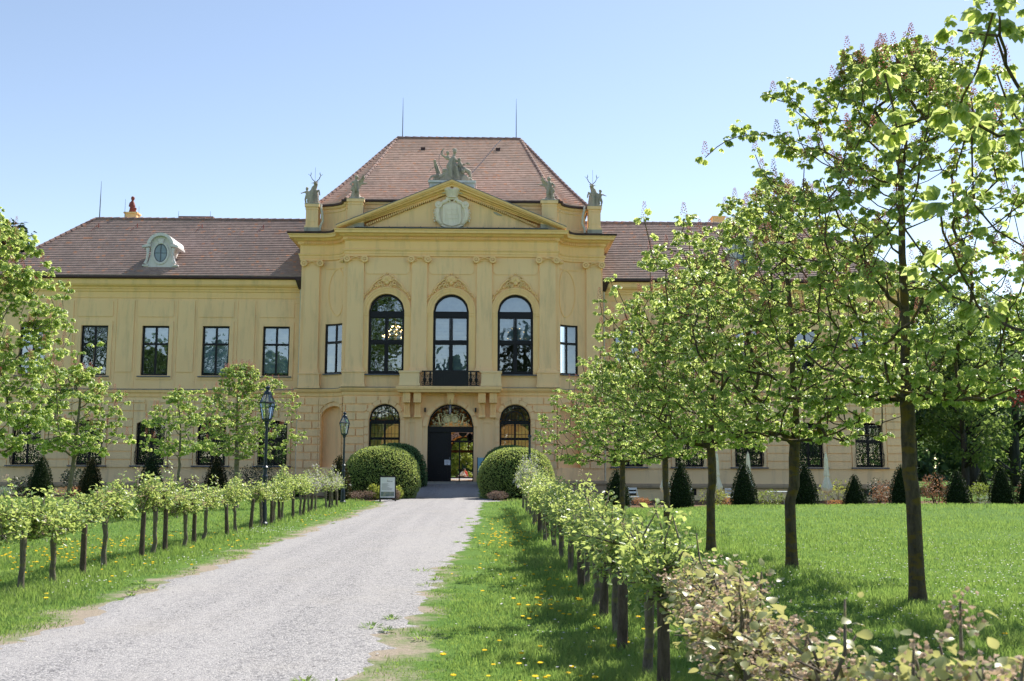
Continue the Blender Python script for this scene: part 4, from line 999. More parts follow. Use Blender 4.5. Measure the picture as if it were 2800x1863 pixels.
    if sg < 0:
        rods(ro, [((-23.7, yr, zr_), 2.6), ((-22.2, yr + .4, zr_ + .3), 1.2), ((-21.2, yr + .2, zr_ - .1), 1.05), ((-18.5, yr, zr_), .6), ((-16.4, yr, zr_), .6)])
        c = MB(); c.box(-22.25, -21.45, yr + .5, yr + 1.2, 16.8, 18.2); c.box(-22.31, -21.39, yr + .44, yr + 1.26, 18.2, 18.3); c.build('chimney', M['trim'], ro)
        c = MB(); c.box(-18.6, -16.3, yr + .3, yr + 1.2, 17., 18.0); c.build('chimney', M['ridge'], ro)
        for x in (-23.3, -20.8, -16.6, -12.6):
            q = MB(); y = 7.05; z = ze + (zr_ - ze) * (y - ye) / (yr - ye); q.box(x - .02, x + .02, y - .02, y + .02, z - .05, z + .3); q.tube([(x, y, z + .25), (x - .3, y - .45, z - .30)], .012, 4); q.build('roof_hook', M['red'], ro)
    else:
        c = MB(); c.box(17.3, 18.1, yr + .5, yr + 1.2, 16.8, 18.25); c.box(17.24, 18.16, yr + .44, yr + 1.26, 18.25, 18.36); c.build('chimney', M['trim'], ro)
        rods(ro, [((23.7, yr, zr_), 2.6), ((12.5, yr, zr_), .6)])
    # oval dormer
    xc = X(17.75); yf = 2.75; z0 = 13.05
    def outline(k=1.):
        P = [(-1.0, 0), (1.0, 0), (1.0, .42), (.88, .5), (.72, .72), (.62, 1.1), (.62, 1.65)]
        P += [(.62 * math.cos(a) * 1.0, 1.65 + .62 * math.sin(a)) for a in np.linspace(0, PI, 13)][1:-1]
        P += [(-x, z) for x, z in P[:1:-1] if z <= 1.66]
        return [(xc + x * k, z0 + z * k) for x, z in P]
    d = MB(); P = outline(); d.prism_y(P, yf, yf + 2.6)
    for e in (-1, 1): d.box(*sorted((xc + e * .72, xc + e * 1.08)), yf - .08, yf + .5, z0 + .40, z0 + .50)
    d.box(xc - 1.05, xc + 1.05, yf - .06, yf + .3, z0, z0 + .06)
    d.ring(flat(yf), xc, z0 + 1.22, .40, .50, 0, 2 * PI, -.07, 0, 26, 1.42)
    d.prism_y([(xc - .13, z0 + 1.78), (xc + .13, z0 + 1.78), (xc + .18, z0 + 2.08), (xc - .18, z0 + 2.08)], yf - .12, yf)
    D = d.build('dormer', M['dormer'], ro, bevel=.015)
    k = MB()   # arched hood
    k.ring(flat(yf), xc, z0 + 1.62, .64, .82, R(12), R(168), -.22, 2.7, 18)
    for e in (-1, 1):
        k.hexa([(xc + e * .60, yf - .22, z0 + 1.60), (xc + e * 1.08, yf - .22, z0 + 1.52), (xc + e * 1.08, yf + 1.2, z0 + 1.52), (xc + e * .60, yf + 1.2, z0 + 1.60), (xc + e * .62, yf - .22, z0 + 1.80), (xc + e * 1.08, yf - .22, z0 + 1.64), (xc + e * 1.08, yf + 1.2, z0 + 1.64), (xc + e * .62, yf + 1.2, z0 + 1.80)])
        k.tube([(xc + e * .78, yf - .06, z0 + 1.5), (xc + e * .74, yf - .1, z0 + 1.2), (xc + e * .80, yf - .08, z0 + .8), (xc + e * .9, yf - .07, z0 + .55)], [.12, .08, .07, .1], 8)
    k.build('dormer_hood', M['dormer'], D)
    g = MB(); g.ring(flat(yf), xc, z0 + 1.22, 0, .40, 0, 2 * PI, -.02, .0, 26, 1.42); w = g.build('dormer_window', M['blind'], D)
    g = MB(); g.ring(flat(yf), xc, z0 + 1.22, .36, .42, 0, 2 * PI, -.05, -.021, 26, 1.42); g.box(xc - .025, xc + .025, yf - .05, yf - .021, z0 + .70, z0 + 1.75); g.box(xc - .36, xc + .36, yf - .04, yf - .021, z0 + 1.21, z0 + 1.235); g.build('frame', M['rod'], D)
    # downpipe with hopper in the corner
    b = MB(); x = X(9.12); b.taper(x, 2.2, 12.0, 12.5, .12, .12, .28, .26); b.box(x - .3, x + .3, 1.9, 2.48, 12.5, 12.72); b.build('rain_hopper', M['gutter'], nm)
    b = MB(); b.tube([(x, 2.25, 12.05), (x, 2.28, 11.7), (x, 2.38, 11.3), (x, 2.4, 6.2), (x, 2.3, 6.0), (x, 2.28, 5.6), (x, 2.4, 5.4), (x, 2.4, -.4)], .065, 8); b.build('downpipe', M['pipe'], nm)
wing(-1); wing(1)

# ------------------------------------------------------------------ foliage tools
def frames(D, N):
    D = nz(D); N = nz(N - D * np.sum(N * D, 1, keepdims=True)); S = np.cross(N, D); return D, S, N
def scatter(tv, tf, pos, D, N, size):
    """copies of a leaf template (x forward, y side, z up) -> V, F"""
    D, S, N = frames(D, N); n = len(pos); size = np.broadcast_to(size, (n,))
    V = pos[:, None] + size[:, None, None] * (tv[None, :, 0:1] * D[:, None] + tv[None, :, 1:2] * S[:, None] + tv[None, :, 2:3] * N[:, None])
    F = tf[None] + len(tv) * np.arange(n)[:, None, None]
    return V.reshape(-1, 3), F.reshape(-1, tf.shape[1])
def join(parts):
    V, F, b = [], [], 0
    for v, f in parts: V.append(v); F.append(f + b); b += len(v)
    return np.concatenate(V), np.concatenate(F)
def leaflet(L=1., W=.36, fold=.10, wide=.62, curl=.12):
    v = np.array([(0, 0, 0), (wide * .55, W * .72, fold * .6), (wide * .55, -W * .72, fold * .6), (wide, W, fold - curl * .4), (wide, -W, fold - curl * .4), (wide, 0, -curl * .4), (L, 0, -curl)])
    v[:, 0] *= L
    f = np.array([(0, 5, 1), (1, 5, 3), (3, 5, 6), (0, 2, 5), (2, 4, 5), (4, 6, 5)]); return v, f
def palmate(droop=38., k=5):
    v, f = leaflet(); parts = []
    for a, l in zip(np.linspace(-92, 92, k), [.72, .92, 1., .92, .72]):
        w = v * l; d = R(droop + (8 if abs(a) > 60 else 0)); w = np.stack([w[:, 0] * math.cos(d) + w[:, 2] * math.sin(d), w[:, 1], -w[:, 0] * math.sin(d) + w[:, 2] * math.cos(d)], 1)
        c, s_ = math.cos(R(a)), math.sin(R(a)); w = np.stack([w[:, 0] * c - w[:, 1] * s_, w[:, 0] * s_ + w[:, 1] * c, w[:, 2]], 1); parts.append((w, f))
    return join(parts)
PALM = palmate(); PALM2 = palmate(55.)
OVATE = leaflet(1., .30, .08, .5, .18); 
def blade(nseg=5, W=.40, curl=.22, fold=.12):
    u = np.linspace(0, 1, nseg + 1); w = W * np.sin(PI * u ** .85) ** .8; w[0] = .02; w[-1] = .005; zc = -curl * u ** 2
    v = []; 
    for i in range(nseg + 1): v += [(u[i], w[i], zc[i] + fold * w[i]), (u[i], 0, zc[i]), (u[i], -w[i], zc[i] + fold * w[i])]
    f = []
    for i in range(nseg):
        a = 3 * i
        for k in (0, 1): f += [(a + k, a + k + 1, a + k + 4), (a + k, a + k + 4, a + k + 3)]
    return np.array(v, float), np.array(f)
ROUND = blade(6, .38, .28, .25)
SIMPLE = (np.array([(0, 0, 0), (.5, .32, .05), (1., 0, 0), (.5, -.32, .05)], float), np.array([(0, 3, 2), (0, 2, 1)]))
BLOB = (np.array([(0, 0, 0), (.5, .5, .1), (1., 0, .1), (.5, -.5, .1), (.5, 0, .5)], float), np.array([(0, 3, 4), (3, 2, 4), (2, 1, 4), (1, 0, 4)]))
def rdir(g, n):
    return nz(g.normal(size=(n, 3)))

def skeleton(seed, H, zs, Rx, ntips, lean=(0, 0), zb=None, top_pow=.8, Ry=None, leader=.86, bias=.45, lop=0.):
    g = np.random.default_rng(seed); zb = zs + .15 if zb is None else zb; Ry = Ry or Rx
    P, par = [], []
    nt = int(H * leader / .22); wob = np.cumsum(g.normal(0, .012, (nt + 1, 2)), 0)
    for i in range(nt + 1):
        z = i * .22; P.append((lean[0] * z + wob[i, 0] * (z > zs * .6), lean[1] * z + wob[i, 1] * (z > zs * .6), z)); par.append(i - 1)
    ok = [p[2] >= zs for p in P]
    h = g.random(ntips); h = zb + (H - zb) * (.02 + .98 * h ** .9); t = (h - zb) / (H - zb)
    rr = np.clip(np.sin(PI * np.clip(t, 0, 1) ** top_pow), .05, 1) ** .55 * (g.random(ntips) ** bias)
    a = g.random(ntips) * 2 * PI; rr = rr * (1 + .22 * np.sin(a * 3 + seed) + .12 * np.sin(a * 5 + 2 * seed))
    tip = np.stack([Rx * rr * np.cos(a) + lean[0] * h + lop * rr, Ry * rr * np.sin(a) + lean[1] * h, h - .18 * (1 - t) * rr * Rx], 1)
    order = np.argsort(np.hypot(tip[:, 0], tip[:, 1]) + .35 * np.abs(tip[:, 2] - zs)); P = [np.array(p, float) for p in P]
    tips = []; A = np.array(P); okA = np.array(ok)
    for k in order:
        q = tip[k]; d = q - A; dh = np.hypot(d[:, 0], d[:, 1]); cost = np.linalg.norm(d, axis=1) + 1.6 * np.maximum(0, .35 * dh - d[:, 2]) + 50 * (~okA)
        out = np.hypot(A[:, 0], A[:, 1]); cost += .12 * out * 0
        i = int(np.argmin(cost)); p0 = A[i]; L = np.linalg.norm(q - p0); n = max(2, int(L / .2))
        hv = np.array([q[0] - p0[0], q[1] - p0[1], 0]); c = p0 + hv * .55 + np.array([0, 0, (q[2] - p0[2]) * .22]) + g.normal(0, .04 * L, 3)
        prev = i; new = []
        for j in range(1, n + 1):
            u = j / n; pt = (1 - u) ** 2 * p0 + 2 * u * (1 - u) * c + u * u * q + g.normal(0, .012, 3) * (j < n)
            P.append(pt); par.append(prev); prev = len(P) - 1; new.append(pt)
        tips.append(prev); A = np.vstack([A, np.array(new)]); okA = np.concatenate([okA, np.ones(len(new), bool)])
    return np.array(P), np.array(par), np.array(tips), nt
def branch_mesh(P, par, nt, r0, rmin=.006, taper=.30, e=.52):
    n = len(P); cnt = np.zeros(n); child = np.zeros(n, int)
    for i in par[par >= 0]: child[i] += 1
    cnt[child == 0] = 1
    for i in range(n - 1, -1, -1):
        if par[i] >= 0: cnt[par[i]] += cnt[i]
    rad = r0 * np.maximum(cnt / cnt.max(), 1e-4) ** e; rad = np.maximum(rad, rmin)
    for i in range(nt + 1):      # trunk flare
        z = P[i][2]; rad[i] = max(rad[i], rmin) * (1 + .35 * math.exp(-z / .18)) * (1.06 - .06 * min(1, z))
    idx = np.where(par >= 0)[0]; p0, p1 = P[par[idx]], P[idx]; q0, q1 = rad[par[idx]], rad[idx]
    q0 = np.where(np.arange(len(idx)) < nt, q0, np.minimum(q0, q1 * 1.5))
    T = nz(p1 - p0); ref = np.where(np.abs(T[:, 2:3]) > .9, np.array([[1., 0, 0]]), np.array([[0, 0, 1.]])); A = nz(np.cross(T, ref)); B = np.cross(T, A)
    # trunk ring vertices use fixed axes so that its sections meet
    A[:nt] = (1, 0, 0); B[:nt] = (0, 1, 0)
    parts = []
    for big, k in ((True, 10), (False, 5)):
        s = (q1 > .03) | (np.arange(len(idx)) < nt); s = s if big else ~s
        if not s.any(): continue
        an = np.linspace(0, 2 * PI, k, endpoint=False); ca, sa = np.cos(an)[None, :, None], np.sin(an)[None, :, None]
        R0 = p0[s][:, None] + q0[s][:, None, None] * (A[s][:, None] * ca + B[s][:, None] * sa)
        e1 = p1[s] + T[s] * (q1[s][:, None] * .15)
        R1 = e1[:, None] + q1[s][:, None, None] * (A[s][:, None] * ca + B[s][:, None] * sa)
        V = np.concatenate([R0, R1], 1).reshape(-1, 3); m = s.sum(); b = 2 * k * np.arange(m)[:, None, None]
        j = np.arange(k); F = np.stack([j, (j + 1) % k, k + (j + 1) % k, k + j], 1)[None] + b
        parts.append((V, F.reshape(-1, 4)))
    return join(parts)

def chestnut(name, label, loc, seed, H, zs, Rx, ntips, r0, leafs=.13, per=(5, 8), bark='bark', group='chestnut trees beside the path', lean=(0, 0), spikes=.35, Ry=None, zb=None, lop=0., top_pow=.8, leader=.86, ends=1.0):
    g = np.random.default_rng(seed + 100)
    P, par, tips, nt = skeleton(seed, H, zs, Rx, ntips, lean, zb, top_pow, Ry, leader, lop=lop)
    t = thing(name, label, 'chestnut tree', loc, group)
    V, F = branch_mesh(P, par, nt, r0); link('trunk', mesh_np('trunk', V, [F], True), M[bark], t)
    base, bd = [], []
    for i in tips:
        d = nz(P[i] - P[par[i]])
        k = g.integers(per[0], per[1] + 1); base += [P[i]] * k; bd += [d] * k
        j = par[i]
        for _ in range(2):
            if par[j] > nt and g.random() < .55:
                base += [P[j]] * 2; bd += [d] * 2
            j = par[j] if par[j] >= 0 else j
    base, bd = np.array(base), np.array(bd); n = len(base)
    a = g.random(n) * 2 * PI; out = np.stack([np.cos(a), np.sin(a), g.uniform(-.15, .55, n)], 1); out = nz(out + .35 * bd)
    pet = g.uniform(.06, .16, n)[:, None] * (leafs / .13); c = base + out * pet
    N = nz(np.array([0, 0, 1.]) + .45 * g.normal(size=(n, 3)) + .25 * out); D = out.copy(); D[:, 2] -= .15
    sz = leafs * g.uniform(.65, 1.18, n); h = g.random(n) < .5
    vf = join([scatter(*PALM, c[h], D[h], N[h], sz[h]), scatter(*PALM2, c[~h], D[~h], N[~h], sz[~h])])
    link('crown', mesh_np('crown', vf[0], [vf[1]]), M['leaf'], t)
    # upright flower spikes in bud
    s = [i for i in tips if g.random() < spikes and P[i][2] > zs + .25 * (H - zs)]
    if s:
        parts = []; C = P[s]; m = len(s); q = 34
        u = np.tile(np.linspace(0, 1, q), m); an = np.arange(m * q) * 2.4; hh = np.repeat(g.uniform(.17, .27, m), q) * (leafs / .13) ** .5
        rr = .034 * (1 - u) ** .8 + .004; b = np.repeat(C, q, 0); pos = b + np.stack([rr * np.cos(an), rr * np.sin(an), .03 + u * hh], 1)
        dd = np.stack([np.cos(an), np.sin(an), np.full(m * q, .5)], 1)
        vf = scatter(*BLOB, pos, dd, np.tile([[0, 0, 1.]], (m * q, 1)), np.full(m * q, .021)); o = link('flower_spikes', mesh_np('flower_spikes', vf[0], [vf[1]]), M['spike'], t); o['kind'] = 'stuff'
    return t
GR = lambda x, y: float(gz(x, y))
def trees():
    L = 'chestnut tree with fresh green leaves, '
    T = [('chestnut_tree', 'overhanging chestnut branches with big lobed leaves at the right edge, nearest the camera', (7.75, -49.3), 11, 7.6, 2.0, 2.0, 190, .09, .14, (5, 8), 'bark', .3, (0, 0), 0),
         ('chestnut_tree', 'tallest open-crowned chestnut whose mossy trunk stands in the lawn at the right', (7.33, -45.2), 12, 6.72, 2.25, 2.55, 820, .085, .088, (6, 9), 'bark', .5, (0, 0), -.15),
         ('chestnut_tree', 'dense chestnut with a dark bare trunk, second trunk from the right edge', (7.0, -41.4), 13, 6.1, 1.95, 2.5, 700, .085, .085, (6, 9), 'bark', .4, (.0, 0), -.25),
         ('chestnut_tree', 'chestnut whose slightly leaning trunk stands between two dark yew cones', (6.45, -38.2), 14, 5.5, 1.9, 2.35, 640, .08, .088, (6, 9), 'bark', .4, (.012, 0), -.2),
         ('chestnut_tree', 'chestnut whose pale slim trunk is half hidden by fruit tree shoots', (6.9, -31.0), 15, 5.2, 1.7, 2.4, 560, .08, .092, (6, 9), 'bark', .45, (0, 0), -.2),
         ('chestnut_tree', 'farthest chestnut of the right row, its branches reaching before the curved niche', (6.6, -24.5), 16, 4.9, 1.6, 2.5, 480, .085, .1, (6, 9), 'bark', .45, (0, 0), -.3),
         ('chestnut_tree', 'big leafy chestnut cut by the left edge with its trunk out of view', (-7.35, -38.6), 17, 6.4, 1.7, 1.95, 700, .075, .105, (7, 10), 'bark2', .45, (0, 0), .15),
         ('chestnut_tree', 'slender young chestnut with a leaning pale trunk beside the leftmost yew cone', (-7.2, -34.2), 18, 3.72, 1.75, 1.1, 150, .05, .1, (6, 9), 'bark2', .4, (.045, 0), .0),
         ('chestnut_tree', 'smallest young chestnut with a thin straight stem at the left', (-6.75, -27.6), 19, 3.75, 1.75, 1.15, 130, .042, .1, (6, 9), 'bark2', .35, (0, 0), .0),
         ('chestnut_tree', 'round-crowned chestnut with red flower spikes standing behind the left street lamp', (-7.0, -19.8), 20, 5.3, 1.75, 1.85, 430, .09, .1, (7, 10), 'bark2', .6, (0, 0), .1)]
    for nm, lb, (x, y), sd, H, zs, Rx, nt, r0, lf, per, bk, sp, ln, lop in T:
        chestnut(nm, lb, (x, y, GR(x, y) - .03), sd, H, zs, Rx, nt, r0, lf, per, bk, lean=ln, spikes=sp, lop=lop)
trees()

ORD = ['nearest', 'second nearest', 'third nearest', 'fourth nearest', 'fifth nearest', 'sixth nearest', 'seventh nearest', 'eighth nearest', 'ninth nearest', 'tenth nearest', 'eleventh nearest', 'twelfth nearest',
       'thirteenth nearest', 'fourteenth nearest', 'fifteenth nearest', 'sixteenth nearest', 'seventeenth nearest', 'eighteenth nearest', 'nineteenth nearest', 'twentieth nearest', 'twenty-first nearest', 'twenty-second nearest']
def fruit_proto(seed, kind='leafp', leafs=.056, nl=1500, half=.85, top=1.02, white=0., dry=.0, shoots=4):
    g = np.random.default_rng(seed)
    t = thing('fruit_tree', 'low trained fruit tree', 'fruit tree', (0, 0, -50), None)
    b = MB(); w = g.normal(0, .02, 8); zt = .74
    b.tube([(.4 * w[i] * (i > 0), .35 * w[7 - i], -.05 + (zt + .05) * i / 6) for i in range(7)], [.05, .038, .034, .032, .033, .038, .036], 9)
    tipsP, tipsD = [], []
    for sgn in (-1, 1):
        for lev in (0, 1):
            L = half * g.uniform(.75, 1.0); p = [np.array([0, 0, zt - .06 + .12 * lev])]
            for i in range(1, 8): p.append(np.array([.05 * math.sin(i * 1.7 + seed + lev), sgn * L * i / 7, zt + .02 + .14 * lev + .06 * math.sin(i * .9 + lev)]))
            b.tube(p, np.linspace(.030, .010, 8), 6)
            for i in range(1, 8):
                for _ in range(4):
                    d = nz(np.array([g.normal(0, .55), g.normal(0, .35), g.uniform(-.1, 1.0)])); l = g.uniform(.12, .30); e = p[i] + d * l
                    b.tube([p[i], p[i] + d * l * .5 + (0, 0, .01), e], [.009, .007, .004], 4); tipsP += [p[i] + d * l * u for u in (.35, .6, .85, 1.)]; tipsD += [d] * 4
    for _ in range(shoots):
        y = g.uniform(-half, half) * .8; x = g.normal(0, .06); h = g.uniform(.25, .5); q = [np.array([x, y, zt + .2]), np.array([x + g.normal(0, .03), y + g.normal(0, .03), zt + .2 + h * .5]), np.array([x + g.normal(0, .05), y + g.normal(0, .05), zt + .2 + h])]
        b.tube(q, [.009, .007, .004], 4)
        for u in np.linspace(.25, 1, 7): tipsP.append(q[0] + (q[2] - q[0]) * u); tipsD.append(np.array([0, 0, 1.]))
    b.build('trunk', M['ftrunk'], t, smooth=True)
    TP, TD = np.array(tipsP), np.array(tipsD); k = g.integers(0, len(TP), nl)
    pos = TP[k] + g.normal(0, .042, (nl, 3)) * np.array([1.2, 1.1, .9]); ok = pos[:, 2] > .56 ; pos = pos[ok]; n = len(pos)
    D = nz(TD[k][ok] * .5 + rdir(g, n) + np.array([0, 0, .05])); D[:, 2] -= .25; N = nz(np.array([0, 0, 1.]) + .7 * g.normal(size=(n, 3)))
    sz = leafs * g.uniform(.6, 1.25, n)
    tm = ROUND if kind == 'leafq' else OVATE
    vf = scatter(*tm, pos, D, N, sz); link('crown', mesh_np('crown', vf[0], [vf[1]]), M[kind], t)
    for fr, mat, nm in ((white, 'wblossom', 'blossom'), (dry, 'blossom', 'blossom')):
        if fr <= 0: continue
        m = int(nl * fr); c = max(12, m // 9); cc = TP[g.integers(0, len(TP), c)] + g.normal(0, .03, (c, 3)) + (0, 0, .02); kk = g.integers(0, c, m); p = cc[kk] + g.normal(0, .022, (m, 3)); d = rdir(g, m)
        vf = scatter(*BLOB, p, d, rdir(g, m), .022 * g.uniform(.7, 1.3, m)); o = link(nm, mesh_np(nm, vf[0], [vf[1]]), M[mat], t); o['kind'] = 'stuff'
    return t
def post_proto(seed):
    g = np.random.default_rng(seed); b = MB(); w = g.normal(0, .015, 6)
    b.lathe([(.052, -.1), (.05, .0), (.044, .35), (.042, .76), (.038, .79), (.015, .80)], n=9)
    b.v = [(x + w[0] * math.sin(z * 3 + 1) + .006 * math.sin(9 * math.atan2(y, x + 1e-6)), y + w[1] * math.sin(z * 4), z) for x, y, z in b.v]
    o = b.build('wooden_post', M['stake'], None, smooth=True); tag(o, 'dark wooden post', 'post'); o.location = (0, 0, -50); return o
def hedges():
    pr = [fruit_proto(31, nl=2700, dry=.06, half=.80), fruit_proto(32, nl=2600, half=.72), fruit_proto(33, nl=2800, dry=.10, half=.86), fruit_proto(34, nl=2400, leafs=.056, dry=.22, half=.80)]
    wh = [fruit_proto(36, nl=700, leafs=.045, white=1.5, shoots=11), fruit_proto(37, nl=900, leafs=.05, white=.9, shoots=8)]
    q = [fruit_proto(41, 'leafq', .052, 1000, .52, dry=1.6, shoots=3), fruit_proto(42, 'leafq', .060, 850, .50, dry=1.8, shoots=5), fruit_proto(43, 'leafq', .05, 900, .54, dry=2.0, shoots=2)]
    po = [post_proto(51), post_proto(52)]
    used = set(); gt = np.random.default_rng(99)
    def put(p, x, y, lab, group, rz, sc):
        loc = (x, y, GR(x, y))
        if p.name not in used:
            used.add(p.name); p.location = loc; p.rotation_euler = (0, 0, rz); p.scale = sc if hasattr(sc, '__len__') else (sc,) * 3; p['label'] = lab; p['group'] = group; return p
        o = dup(p, loc, lab, rz, sc, tuple(gt.normal(0, .045, 2))); o['group'] = group; return o
    g = np.random.default_rng(77)
    Lt = [-44.25, -43.4, -41.25, -39.3, -37.7, -35.75, -33.5, -31.2, -29.5, -28.4, -26.2, -24.4, -22.8, -21.3, -19.6, -18.2]
    Lp = [-42.4, -40.05, -38.75, -36.85, -34.45, -32.55, -30.3, -28.9, -27.2, -25.3, -23.4, -20.6, -18.9]
    for i, y in enumerate(Lt):
        kind = 'leafy trained fruit tree'; p = pr[i % 4]
        if i in (4, 5): p = pr[3]
        if i >= 11: p = wh[i % 2]; kind = 'sparse white-flowering fruit tree'
        put(p, -3.5 + g.normal(0, .06), y, f'{kind}, {ORD[i]} of the fruit trees left of the gravel path', 'low fruit trees left of the path', 0 if g.random() < .5 else PI, (1.1, g.uniform(.9, 1.15), g.uniform(.9, 1.14)))
    for i, y in enumerate(Lp):
        put(po[i % 2], -3.5 + g.normal(0, .05), y, f'dark wooden post under the leaves, {ORD[i]} post left of the gravel path', 'wooden posts left of the path', g.random() * 6, (.95, .95, g.uniform(.85, 1.05)))
    Rt = [(-54.1, 0), (-53.0, 2), (-51.9, 1), (-50.75, 2), (-49.35, -1), (-47.4, -1), (-45.6, -1), (-43.6, -1), (-42.0, -1), (-40.2, -1), (-38.0, -1), (-36.2, -1), (-34.4, -1), (-32.6, -1), (-30.8, -1), (-28.9, -2), (-27.2, -2), (-25.6, -2), (-23.8, -2), (-22.0, -2), (-20.2, -2)]
    for i, (y, k) in enumerate(Rt):
        kind = 'leafy trained fruit tree'; p = pr[(i + 1) % 4] if k == -1 else (wh[i % 2] if k == -2 else q[k])
        if k >= 0: kind = 'quince tree with yellowish leaves and faded flowers'
        if k == -2: kind = 'white-flowering fruit tree'
        sc = ((1, 1, 1) if k >= 0 else (1.1, 1.05, 1.0)) if k != -2 else (1.15, 1.15, 1.26)
        put(p, 3.55 + (.12 if k >= 0 else 0) + g.normal(0, .05), y, f'{kind}, {ORD[i]} right of the path', 'low fruit trees right of the path', 0 if g.random() < .5 else PI, (sc[0], sc[1], sc[2] * (g.uniform(.95, 1.08) if k < 0 else (.90 if y < -53.5 else .82) * g.uniform(.97, 1.03))))
    Rp = [-52.4, -49.85, -48.2, -46.45, -44.1, -41.35, -39.2, -37.4, -35.3, -33.5, -31.6, -29.8]
    for i, y in enumerate(Rp):
        put(po[(i + 1) % 2], 3.56 + g.normal(0, .05), y, f'dark wooden post under the leaves, {ORD[i]} post right of the gravel path', 'wooden posts right of the path', g.random() * 6, (1.0, 1.0, g.uniform(.9, 1.1)))
hedges()

# ------------------------------------------------------------------ clipped and loose shrubs
def dense(prof, nleaf, seed, leafs, jit=.05, sx=1., sy=1.):
    """lathe core mesh (MB) + leaf scatter over the profile [(r,z)]"""
    g = np.random.default_rng(seed); pr = np.array(prof, float); seg_ = np.linalg.norm(np.diff(pr, axis=0), axis=1) * (pr[:-1, 0] + pr[1:, 0] + .05)
    k = g.choice(len(seg_), nleaf, p=seg_ / seg_.sum()); u = g.random(nleaf)[:, None]; q = pr[k] * (1 - u) + pr[k + 1] * u; a = g.random(nleaf) * 2 * PI
    d = nz(pr[k + 1] - pr[k]); nr = np.stack([d[:, 1], -d[:, 0]], 1)
    nrm = np.stack([nr[:, 0] * np.cos(a), nr[:, 0] * np.sin(a), nr[:, 1]], 1)
    bump = 1 + .018 * np.sin(a * 5 + q[:, 1] * 4) + .012 * np.sin(a * 11 - q[:, 1] * 9)
    pos = np.stack([q[:, 0] * np.cos(a) * bump * sx, q[:, 0] * np.sin(a) * bump * sy, q[:, 1]], 1) + nrm * g.uniform(-jit, jit * .8, nleaf)[:, None]
    D = nz(nrm + .75 * g.normal(size=(nleaf, 3)) + np.array([0, 0, .35])); N = nz(nrm + .5 * g.normal(size=(nleaf, 3)))
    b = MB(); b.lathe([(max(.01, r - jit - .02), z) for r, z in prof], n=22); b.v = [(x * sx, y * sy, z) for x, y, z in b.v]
    return b, scatter(*SIMPLE, pos, D, N, leafs * g.uniform(.6, 1.3, nleaf))
def topiary(name, label, cat, group, loc, prof, nleaf, seed, leafs, mat, jit=.05, sx=1, sy=1, stem=None):
    t = thing(name, label, cat, loc, group)
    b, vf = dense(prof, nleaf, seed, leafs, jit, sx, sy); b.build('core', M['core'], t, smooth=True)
    link('foliage', mesh_np('foliage', vf[0], [vf[1]]), M[mat], t)
    if stem: s = MB(); s.tube([(0, 0, -.1), (0, 0, stem)], .06, 7); s.build('stem', M['bark'], t)
    return t
